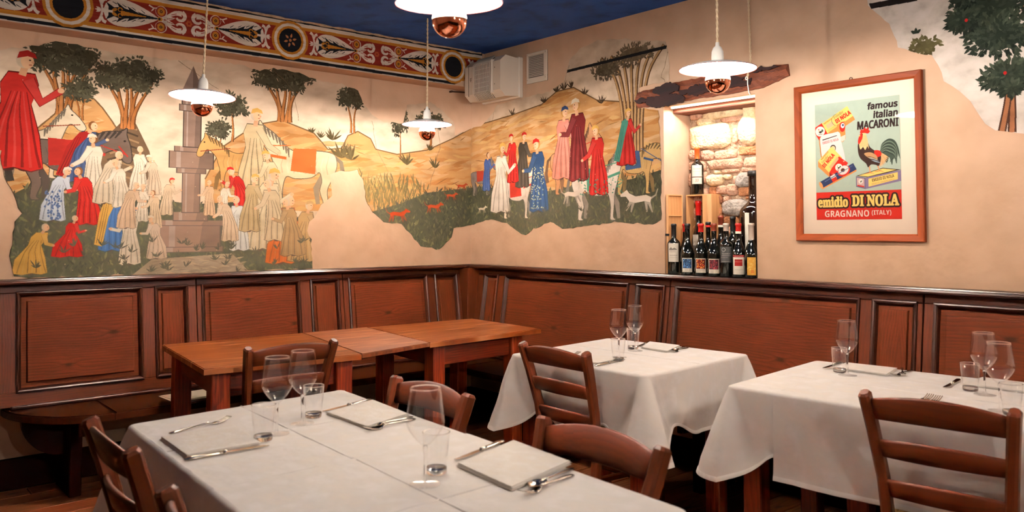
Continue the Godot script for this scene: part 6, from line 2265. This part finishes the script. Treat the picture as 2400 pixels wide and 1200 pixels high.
func build_bottles() -> void:
	var cream := Color8(230, 220, 200)
	var ink := Color8(70, 56, 48)
	var lab_white := label_mat("label_house", 1.0, 1.2, cream, func(b: Brush):
		b.poly(v2([0.1, 0.82, 0.3, 0.95, 0.42, 0.84, 0.6, 0.92, 0.8, 0.82, 0.85, 0.78, 0.1, 0.76]), Color8(130, 120, 110))
		for i in 6:
			b.line(Vector2(0.16 + i * 0.1, 0.6), Vector2(0.16 + i * 0.1, 0.78), 0.03, 0.03, Color8(140, 130, 118))
		scrawl(b, Vector2(0.5, 0.42), 0.11, ink)
		scrawl(b, Vector2(0.5, 0.28), 0.05, Color8(150, 130, 110)))
	var picture := func(key: String, ground: Color, cols: Array) -> Material:
		return label_mat(key, 1.0, 1.1, cream, func(b: Brush):
			b.poly(v2([0.06, 0.3, 0.94, 0.3, 0.94, 1.04, 0.06, 1.04]), ground)
			for i in 60:
				var c := Vector2(b.r.randf_range(0.14, 0.86), b.r.randf_range(0.36, 0.98))
				b.ell(c, b.r.randf_range(0.02, 0.08), b.r.randf_range(0.02, 0.05), b.jig(cols[b.r.randi() % cols.size()], 0.05), b.r.randf() * 3.0)
			scrawl(b, Vector2(0.42, 0.2), 0.06, ink)
			scrawl(b, Vector2(0.3, 0.09), 0.05, ink))
	var lab_blue: Material = picture.call("label_blue", Color8(30, 46, 74), [Color8(60, 110, 160), Color8(30, 60, 100), Color8(120, 160, 190), Color8(24, 30, 44)])
	var lab_fire: Material = picture.call("label_fire", Color8(96, 24, 16), [Color8(214, 120, 34), Color8(150, 30, 20), Color8(240, 190, 80), Color8(60, 16, 14)])
	var lab_plum: Material = picture.call("label_plum", Color8(64, 18, 26), [Color8(130, 34, 44), Color8(40, 14, 22), Color8(150, 60, 60), Color8(90, 24, 40)])
	var lab_black := label_mat("label_black", 1.0, 1.5, Color8(46, 44, 44), func(b: Brush):
		b.arc(Vector2(0.3, 1.22), 0.16, 0.0, TAU, 0.03, 0.03, Color8(150, 146, 140))
		scrawl(b, Vector2(0.5, 0.85), 0.15, Color8(170, 164, 156))
		b.line(Vector2(0.1, 0.66), Vector2(0.9, 0.66), 0.02, 0.02, Color8(150, 146, 140))
		b.line(Vector2(0.1, 0.12), Vector2(0.9, 0.12), 0.02, 0.02, Color8(150, 146, 140))
		scrawl(b, Vector2(0.3, 0.5), 0.08, Color8(160, 150, 140)))
	var lab_red := label_mat("label_redsquare", 1.0, 1.6, cream, func(b: Brush):
		b.poly(v2([0, 1.42, 1, 1.42, 1, 1.6, 0, 1.6]), Color8(120, 24, 24))
		scrawl(b, Vector2(0.5, 1.5), 0.07, cream)
		b.poly(v2([0.16, 0.7, 0.84, 0.7, 0.84, 1.25, 0.16, 1.25]), Color8(150, 30, 26))
		scrawl(b, Vector2(0.5, 1.05), 0.08, Color8(220, 180, 160))
		scrawl(b, Vector2(0.5, 0.4), 0.06, ink))
	var lab_gold := label_mat("label_gold", 1.0, 1.5, Color8(222, 164, 70), func(b: Brush):
		for i in 24:
			b.ell(Vector2(b.r.randf(), b.r.randf_range(0.4, 1.4)), 0.1, 0.06, b.jig(Color8(230, 184, 96), 0.05), b.r.randf())
		b.text("III", Vector2(0.6, 0.3), 0.2, Color8(206, 80, 40), "Droid Sans", true))
	var lab_top := label_mat("label_top", 1.0, 1.3, cream, func(b: Brush):
		scrawl(b, Vector2(0.5, 1.05), 0.12, Color8(196, 84, 60))
		b.line(Vector2(0.1, 0.86), Vector2(0.8, 0.86), 0.012, 0.012, Color8(170, 150, 130))
		b.line(Vector2(0.0, 0.48), Vector2(1.0, 0.48), 0.05, 0.05, Color8(96, 30, 24))
		b.text("30", Vector2(0.5, 0.24), 0.22, Color8(186, 76, 60), "Droid Serif", false, 0.0, 1.0, 0.0, 0.2))
	var lab_mag := label_mat("label_magnum", 1.0, 2.0, cream, func(b: Brush):
		b.poly(v2([0, 0, 1, 0, 1, 1.1, 0, 1.1]), Color8(130, 120, 108))
		scrawl(b, Vector2(0.5, 1.4), 0.17, ink)
		scrawl(b, Vector2(0.5, 0.9), 0.1, Color8(80, 70, 64))
		scrawl(b, Vector2(0.5, 0.5), 0.1, Color8(80, 70, 64)))
	var look := func(p: Vector3) -> float:   # labels face the room, a little towards the table
		return -PI / 2 + 0.55
	var G: Material = M.bottle_glass
	var row := [
		["dark wine bottle with a large white pointed label, leftmost in the niche", 0.01, 1.972, 0, 0.3, 0.0385, M.foil_black, 0.74, [[0.075, 0.185, 0.85, lab_white]]],
		["dark sloping wine bottle with a blue picture label, second in the niche's front row", 0.01, 2.072, 1, 0.3, 0.041, M.foil_black, 0.9, [[0.018, 0.1, 0.75, lab_blue]]],
		["sloping wine bottle with red capsule and fiery orange picture label, in the niche's front row", 0.01, 2.168, 1, 0.3, 0.041, M.foil_red, 0.84, [[0.018, 0.1, 0.75, lab_fire]]],
		["sloping wine bottle with a dark plum picture label, middle of the niche's front row", 0.01, 2.258, 1, 0.3, 0.041, M.foil_brown, 0.86, [[0.018, 0.1, 0.75, lab_plum]]],
		["wine bottle with a black label and grey capsule, right of the plum-labelled bottle", 0.01, 2.34, 0, 0.3, 0.039, M.foil_grey, 0.86, [[0.08, 0.17, 0.85, lab_black]]],
		["wine bottle with a dark red square on its white label and an orange capsule", 0.01, 2.421, 1, 0.3, 0.0395, M.foil_red, 0.85, [[0.018, 0.125, 0.8, lab_red], [0.243, 0.256, 3.1, M.label_cream, 0.0163]]],
		["wine bottle with a golden yellow label, last at the right of the niche's front row", 0.01, 2.503, 1, 0.3, 0.04, M.foil_grey, 0.7, [[0.018, 0.115, 0.6, lab_gold]]]]
	for q in row:
		var p := Vector3(q[1], 1.1085, q[2])
		bottle(q[0], p, q[3], q[4], q[5], G, q[6], q[7], look.call(p), q[8])
	row = [
		["dark bottle with a red capsule half hidden behind the blue-labelled bottle", 0.09, 1.993, 1, 0.3, 0.038, M.foil_red, 0.84],
		["dark bottle with a black and red striped neck behind the fiery-labelled bottle", 0.09, 2.162, 1, 0.31, 0.038, M.foil_black, 0.9],
		["dark bottle with a brown capsule and white neck band behind the plum-labelled bottle", 0.09, 2.25, 1, 0.345, 0.04, M.foil_brown, 0.84],
		["plain black-necked tall bottle at the back behind the black-labelled bottle", 0.088, 2.332, 0, 0.34, 0.0385, M.foil_black, 0.75]]
	for q in row:
		var p := Vector3(q[1], 1.1085, q[2])
		bottle(q[0], p, q[3], q[4], q[5], G, q[6], q[7], look.call(p), [[0.28, 0.292, 3.1, M.label_cream if q[2] > 2.2 and q[2] < 2.3 else M.foil_red, 0.0165]] if q[2] > 2.1 and q[2] < 2.3 else [])
	# wooden wine case: open box standing up, its lid leaning beside it
	var c := thing("wine_case", "open pale wooden wine case with lid, standing upright and holding a red-capped bottle", "box")
	var T := Transform3D(Basis(Vector3(0, 0, 1), Vector3.UP, Vector3(-1, 0, 0)), Vector3(0.26, 1.108, 1.946))
	var pan := func(called: String, ctr: Vector3, size: Vector3) -> void:
		var st := S()
		box(st, T * at(ctr.x, ctr.y, ctr.z), size, 0.0015)
		part(called, st, M.crate_wood, c)
	pan.call("back_board", Vector3(0.096, 0.24, 0.004), Vector3(0.192, 0.478, 0.007))
	pan.call("side_board", Vector3(0.005, 0.24, 0.053), Vector3(0.009, 0.478, 0.09))
	pan.call("side_board", Vector3(0.187, 0.24, 0.053), Vector3(0.009, 0.478, 0.09))
	pan.call("top_board", Vector3(0.096, 0.4745, 0.053), Vector3(0.173, 0.009, 0.09))
	pan.call("divider", Vector3(0.096, 0.39, 0.02), Vector3(0.173, 0.007, 0.024))
	pan.call("front_stile", Vector3(0.159, 0.24, 0.101), Vector3(0.066, 0.478, 0.005))
	# its lid, swung open along the niche's left side
	var lid := S()
	T = at(0.008, 1.108, 1.914)
	for e in [[0.072, 0.24, 0.004, 0.144, 0.478, 0.006], [0.004, 0.24, 0.012, 0.008, 0.478, 0.012], [0.14, 0.24, 0.012, 0.008, 0.478, 0.012], [0.072, 0.475, 0.012, 0.126, 0.008, 0.012], [0.072, 0.35, 0.012, 0.126, 0.006, 0.01]]:
		box(lid, T * at(e[0], e[1], e[2]), Vector3(e[3], e[4], e[5]), 0.0015)
	var lo := part("lid", lid, M.crate_wood, c)
	var st2 := S()
	box(st2, T * at(-0.002, 0.235, 0.012), Vector3(0.006, 0.014, 0.03), 0.002)
	part("clasp", st2, M.black_metal, lo)
	bottle("large bottle with a bright red wax cap standing inside the open wooden case", Vector3(0.208, 1.109, 2.005), 1, 0.44, 0.044, G, M.wax_red, 0.8, look.call(Vector3.ZERO), [[0.09, 0.235, 0.8, lab_mag]])
	bottle("wine bottle with orange capsule and white label, alone on top of the wooden case", Vector3(0.208, 1.5875, 2.0), 0, 0.29, 0.0385, G, M.foil_orange, 0.76, look.call(Vector3.ZERO), [[0.065, 0.115, 0.85, M.label_cream], [0.065, 0.18, 0.85, lab_top, 0.0393]])
	# very large brown bottle against the right side
	var big := bottle("very large dark brown wine bottle with a tall narrow label, at the niche's right", Vector3(0.176, 1.1085, 2.418), 0, 0.6, 0.084, M.bottle_brown, M.black_metal, 0.965, look.call(Vector3.ZERO) - 0.5, [[0.07, 0.36, 0.16, M.label_cream]])
	big.set_meta("group", "wine bottles in the niche")


# ------------------------------------------------------------------ glasses, napkins, cutlery

func make_wine_glass(label: String) -> Node3D:
	var t := thing("wine_glass", label, "wine glass", Vector3.ZERO, 0.0, "wine glasses on the laid tables")
	var st := S(true)
	var out := PackedVector2Array([Vector2(0.0, 0.0902), Vector2(0.0045, 0.0905), Vector2(0.012, 0.0945), Vector2(0.026, 0.1085), Vector2(0.0385, 0.127), Vector2(0.0442, 0.139), Vector2(0.0455, 0.146), Vector2(0.0446, 0.154), Vector2(0.0405, 0.19), Vector2(0.0363, 0.2245)])
	var prof := curve2(out, false, 3)
	for i in range(prof.size() - 1, 0, -1):   # the inner face of the thin wall
		prof.append(Vector2(maxf(0.0, prof[i].x - 0.0009), prof[i].y + (0.0012 if prof[i].y < 0.12 else 0.0)))
	lathe(st, prof, 40)
	part("bowl", st, M.glass_sheet, t)
	st = S(true)
	lathe(st, ring_profile(0.0363, 0.2245, 0.0009), 36)
	part("rim", st, M.glass_solid, t)
	st = S(true)
	lathe(st, PackedVector2Array([Vector2(0.0042, 0.004), Vector2(0.0036, 0.012), Vector2(0.0034, 0.04), Vector2(0.0038, 0.072), Vector2(0.0055, 0.0855), Vector2(0.0045, 0.09), Vector2(0.0, 0.0908)]), 14)
	part("stem", st, M.glass_solid, t)
	st = S(true)
	lathe(st, PackedVector2Array([Vector2(0.0, 0.0006), Vector2(0.033, 0.0006), Vector2(0.0365, 0.001), Vector2(0.037, 0.0018), Vector2(0.036, 0.0026), Vector2(0.02, 0.0042), Vector2(0.009, 0.007), Vector2(0.0045, 0.012), Vector2(0.0, 0.013)]), 36)
	part("foot", st, M.glass_sheet, t)
	return t


func ring_profile(r: float, y: float, w: float) -> PackedVector2Array:
	var p := PackedVector2Array()
	for i in 7:
		var a := TAU * i / 6.0 - PI / 2
		p.append(Vector2(r + cos(a) * w, y + sin(a) * w))
	return p


func make_tumbler(label: String) -> Node3D:
	var t := thing("tumbler", label, "glass", Vector3.ZERO, 0.0, "water tumblers on the laid tables")
	var st := S(true)
	lathe(st, PackedVector2Array([Vector2(0.0265, 0.004), Vector2(0.0275, 0.02), Vector2(0.0335, 0.101), Vector2(0.0323, 0.101), Vector2(0.0263, 0.022), Vector2(0.0245, 0.0175), Vector2(0.0, 0.0165)]), 36)
	part("wall", st, M.glass_sheet, t)
	st = S(true)
	lathe(st, ring_profile(0.0335, 0.101, 0.0012), 32)
	part("rim", st, M.glass_solid, t)
	st = S(true)
	lathe(st, PackedVector2Array([Vector2(0.0, 0.0008), Vector2(0.0235, 0.0008), Vector2(0.0258, 0.003), Vector2(0.0266, 0.012), Vector2(0.0255, 0.0158), Vector2(0.0, 0.0162)]), 32)
	part("thick_base", st, M.glass_solid, t)
	return t


# cutlery lies along local +z (handle at the back, working end in front)
func handle(st: SurfaceTool, z0: float, z1: float, lift := 0.0) -> void:
	var pts := []
	var pr := []
	for i in 9:
		var f := i / 8.0
		pts.append(Vector3(0, 0.0022 + lift * f, lerpf(z0, z1, f)))
		pr.append(rrect(lerpf(0.017, 0.0065, smoothstep(0.0, 0.75, f)) * (0.72 if i == 0 else 1.0), lerpf(0.003, 0.0042, f), 0.0012))
	sweep(st, pts, pr)


func make_fork(label: String) -> Node3D:
	var t := thing("fork", label, "fork", Vector3.ZERO, 0.0, "forks on the laid tables")
	var st := S(true)
	handle(st, -0.1, 0.03, 0.006)
	part("handle", st, M.steel, t)
	st = S(true)
	var pts := []
	var pr := []
	for i in 6:
		var f := i / 5.0
		pts.append(Vector3(0, 0.008 - 0.006 * sin(f * PI * 0.7), 0.03 + 0.034 * f))
		pr.append(rrect(lerpf(0.0065, 0.026, smoothstep(0.0, 0.8, f)), 0.0026, 0.0008))
	sweep(st, pts, pr)
	part("head", st, M.steel, t)
	for k in 4:
		st = S(true)
		pts = []
		pr = []
		for i in 5:
			var f := i / 4.0
			pts.append(Vector3((k - 1.5) * 0.007, 0.0032 + 0.011 * f * f, 0.062 + 0.044 * f))
			pr.append(rrect(lerpf(0.0046, 0.003, f), 0.0024, 0.0008))
		sweep(st, pts, pr)
		part("tine", st, M.steel, t)
	return t


func make_knife(label: String) -> Node3D:
	var t := thing("knife", label, "knife", Vector3.ZERO, 0.0, "knives on the laid tables")
	var st := S(true)
	var pts := []
	var pr := []
	for i in 7:
		var f := i / 6.0
		pts.append(Vector3(0, 0.0045, lerpf(-0.115, -0.012, f)))
		var g: float = [0.6, 1.0, 1.0, 0.95, 0.9, 0.82, 0.75][i]
		pr.append(rrect(0.0175 * g, 0.0088 * g, 0.003))
	sweep(st, pts, pr)
	part("handle", st, M.steel, t)
	st = S(true)
	sweep(st, [Vector3(0, 0.0045, -0.013), Vector3(0, 0.0045, -0.008), Vector3(0, 0.0045, -0.003)], [circle(0.0055, 10), circle(0.0072, 10), circle(0.0055, 10)])
	part("bolster", st, M.steel, t)
	st = S()
	var b := PackedVector2Array([Vector2(-0.004, -0.004), Vector2(0.006, -0.004), Vector2(0.0098, 0.03), Vector2(0.0098, 0.07), Vector2(0.006, 0.098), Vector2(-0.002, 0.112), Vector2(-0.006, 0.108), Vector2(-0.006, 0.01)])
	prism(st, b, 0.0036, 0.0054, Transform3D(Basis(Vector3.RIGHT, Vector3(0, 0, 1), Vector3(0, -1, 0)), Vector3(0, 0.009, 0)))
	part("blade", st, M.steel, t)
	return t


func make_spoon(label: String) -> Node3D:
	var t := thing("spoon", label, "spoon", Vector3.ZERO, 0.0, "spoons on the laid tables")
	var st := S(true)
	handle(st, -0.1, 0.035, 0.006)
	part("handle", st, M.steel, t)
	st = S(true)
	for side in [0.0, 0.0014]:
		grid(st, 8, 16, func(u: float, v: float) -> Vector3:
			var r := u
			var a := v * TAU * (1.0 if side == 0.0 else -1.0)
			var x := 0.0205 * r * cos(a) * (1.0 - 0.18 * sin(a))
			var z := 0.066 + 0.034 * r * sin(a)
			return Vector3(x, 0.0092 - 0.0085 * (1.0 - r * r) - side, z))
	part("bowl", st, M.steel, t)
	return t


func napkin(quadp: Array, y: float, label: String) -> void:
	# folded square of cloth: a few soft leaves, thicker along the folded side
	var c := Vector2.ZERO
	for p in quadp:
		c += p / 4.0
	var t := thing("napkin", label, "napkin", Vector3(c.x, y, c.y), 0.0, "folded white napkins on the laid tables")
	for k in 4:
		var st := S(true)
		var y0 := k * 0.0024 + 0.0004
		var th := 0.0023
		var off := Vector2(rng.randf_range(-0.003, 0.003), rng.randf_range(-0.003, 0.003))
		var inner := 1.0 - 0.012 * (k % 2)
		var P := func(u: float, v: float, s: float) -> Vector3:
			var a: Vector2 = quadp[0].lerp(quadp[1], v)
			var b: Vector2 = quadp[3].lerp(quadp[2], v)
			var q: Vector2 = (a.lerp(b, u) - c) * inner + off
			var edge := minf(minf(u, 1.0 - u), minf(v, 1.0 - v))
			var e := sqrt(clampf(edge / 0.03, 0.0, 1.0))
			var bulge := 0.0014 * sin(u * PI) * sin(v * PI) * k / 3.0
			return Vector3(q.x, y0 + th * 0.5 + s * th * 0.5 * e + bulge, q.y)
		for s in [1.0, -1.0]:
			var n := 14
			for i in n:
				for j in n:
					var f := func(q: float) -> float:
						return 0.5 - 0.5 * cos(PI * q)
					var u0: float = f.call(float(i) / n)
					var u1: float = f.call(float(i + 1) / n)
					var w0: float = f.call(float(j) / n)
					var w1: float = f.call(float(j + 1) / n)
					face(st, [P.call(u0, w0, s), P.call(u1, w0, s), P.call(u1, w1, s), P.call(u0, w1, s)], [Vector2.ZERO, Vector2.ZERO, Vector2.ZERO, Vector2.ZERO], Vector3(0, s, 0))
		part("fold", st, M.napkin_cloth, t)


# lays a piece of cutlery from its handle end to its tip
func lay(src: Node3D, first: bool, a: Vector2, b: Vector2, y: float, label: String, called: String) -> Node3D:
	var mid := (a + b) / 2.0
	var d := b - a
	if first:
		src.position = Vector3(mid.x, y, mid.y)
		src.rotation.y = atan2(d.x, d.y)
		return src
	return copy(src, Vector3(mid.x, y, mid.y), atan2(d.x, d.y), label, called)


func build_settings() -> void:
	var Y := 0.7705
	var YB := 0.7738
	# wine glasses
	var g := make_wine_glass("left wine glass of the pair at the back of the near table")
	g.position = Vector3(-2.842, Y, 2.752)
	for e in [
		[-2.727, Y, 2.682, "right wine glass of the pair at the back of the near table"], [-2.786, YB, 3.44, "nearest and largest wine glass, standing before the folded napkin on the near table"],
		[-0.992, Y, 2.432, "wine glass on the middle table, the left one of its pair"], [-0.776, Y, 2.345, "wine glass on the middle table, the right one of its pair"],
		[-0.65, YB, 3.378, "single wine glass on the right table, left of the crossed forks"], [-0.655, YB, 3.897, "wine glass at the right edge, the further of the two overlapping ones"],
		[-0.9, YB, 4.03, "wine glass at the right edge, the nearer of the two overlapping ones"]]:
		copy(g, Vector3(e[0], e[1], e[2]), 0.0, e[3], "wine_glass")
	var t := make_tumbler("water tumbler on the near table, in front of the left wine glass of the pair")
	t.position = Vector3(-2.902, Y, 2.795)
	for e in [
		[-2.66, Y, 2.625, "water tumbler right of the pair of wine glasses on the near table"], [-2.716, YB, 3.385, "water tumbler just behind the nearest wine glass"],
		[-1.075, Y, 2.502, "water tumbler on the middle table, before the left wine glass"], [-0.735, Y, 2.295, "water tumbler on the middle table, behind the right wine glass"],
		[-0.6, YB, 3.318, "water tumbler behind the single wine glass on the right table"], [-0.61, YB, 3.832, "water tumbler left of the two wine glasses at the right edge"],
		[-0.935, YB, 4.075, "water tumbler at the right edge in front of the two wine glasses"]]:
		copy(t, Vector3(e[0], e[1], e[2]), 0.0, e[3], "tumbler")
	# napkins
	napkin([Vector2(-3.125, 2.6), Vector2(-3.135, 2.845), Vector2(-2.93, 2.845), Vector2(-2.9, 2.585)], Y, "folded white napkin at the left end of the near table, between fork and knife")
	napkin([Vector2(-2.612, 2.615), Vector2(-2.612, 2.875), Vector2(-2.418, 2.81), Vector2(-2.392, 2.543)], Y, "folded white napkin at the far right of the near table, beside a knife")
	napkin([Vector2(-2.645, 3.372), Vector2(-2.668, 3.612), Vector2(-2.412, 3.548), Vector2(-2.386, 3.292)], YB, "folded white napkin closest to the viewer, with cutlery along its front")
	napkin([Vector2(-1.24, 2.32), Vector2(-1.225, 2.515), Vector2(-1.04, 2.49), Vector2(-1.06, 2.3)], Y, "folded white napkin on the middle table behind the chair back")
	napkin([Vector2(-0.69, 2.31), Vector2(-0.705, 2.49), Vector2(-0.49, 2.4), Vector2(-0.5, 2.205)], Y, "folded white napkin on the right side of the middle table")
	napkin([Vector2(-0.56, 3.26), Vector2(-0.545, 3.49), Vector2(-0.36, 3.45), Vector2(-0.385, 3.235)], YB, "folded white napkin on the right table behind the crossed forks")
	napkin([Vector2(-0.52, 3.77), Vector2(-0.52, 4.0), Vector2(-0.32, 4.0), Vector2(-0.32, 3.77)], YB, "folded white napkin at the right edge behind the two wine glasses")
	# knives
	var k := make_knife("knife in front of the left napkin on the near table")
	lay(k, true, Vector2(-3.145, 2.862), Vector2(-2.915, 2.872), Y, "", "knife")
	lay(k, false, Vector2(-2.388, 2.522), Vector2(-2.612, 2.588), Y, "knife behind the far right napkin on the near table", "knife")
	lay(k, false, Vector2(-2.4, 3.268), Vector2(-2.625, 3.335), YB, "knife behind the nearest napkin, right of the near tumbler", "knife")
	lay(k, false, Vector2(-1.25, 2.535), Vector2(-1.05, 2.51), Y, "knife on the middle table before the tumbler", "knife")
	lay(k, false, Vector2(-0.46, 2.185), Vector2(-0.68, 2.27), Y, "knife at the back of the middle table behind the right napkin", "knife")
	lay(k, false, Vector2(-0.36, 3.205), Vector2(-0.58, 3.235), YB, "knife behind the single wine glass and tumbler on the right table", "knife")
	lay(k, false, Vector2(-0.42, 3.72), Vector2(-0.635, 3.75), YB, "knife beside the tumbler at the right edge", "knife")
	# forks and spoons
	var f := make_fork("fork lying behind the left napkin on the near table")
	lay(f, true, Vector2(-3.1, 2.553), Vector2(-2.87, 2.49), Y, "", "fork")
	var s := make_spoon("spoon lying beside a fork in front of the nearest napkin")
	lay(s, true, Vector2(-2.44, 3.577), Vector2(-2.625, 3.632), YB, "", "spoon")
	lay(f, false, Vector2(-2.452, 3.61), Vector2(-2.69, 3.66), YB, "fork in front of the nearest napkin, its tines towards the viewer", "fork")
	lay(s, false, Vector2(-2.42, 2.832), Vector2(-2.615, 2.878), Y, "spoon in front of the far right napkin on the near table", "spoon")
	lay(f, false, Vector2(-2.415, 2.858), Vector2(-2.64, 2.905), Y, "fork in front of the far right napkin on the near table", "fork")
	lay(f, false, Vector2(-1.28, 2.262), Vector2(-1.07, 2.245), Y, "fork on the middle table, its tines showing over the chair back", "fork")
	lay(f, false, Vector2(-0.49, 2.452), Vector2(-0.70, 2.512), Y, "fork in front of the right napkin on the middle table", "fork")
	lay(s, false, Vector2(-0.48, 2.425), Vector2(-0.655, 2.485), Y, "spoon beside the fork on the right side of the middle table", "spoon")
	lay(f, false, Vector2(-0.33, 3.5), Vector2(-0.545, 3.515), YB, "fork on the right table crossing another fork, the nearer one", "fork")
	var o := lay(f, false, Vector2(-0.34, 3.46), Vector2(-0.52, 3.545), YB + 0.006, "fork on the right table crossing over another fork", "fork")
	o.rotation.z = 0.0
	lay(f, false, Vector2(-1.07, 3.8), Vector2(-0.85, 3.79), YB, "fork showing its tines over the large chair's top slat, left of its twin", "fork")
	lay(f, false, Vector2(-1.075, 3.835), Vector2(-0.86, 3.822), YB, "fork showing its tines over the large chair's top slat, right of its twin", "fork")
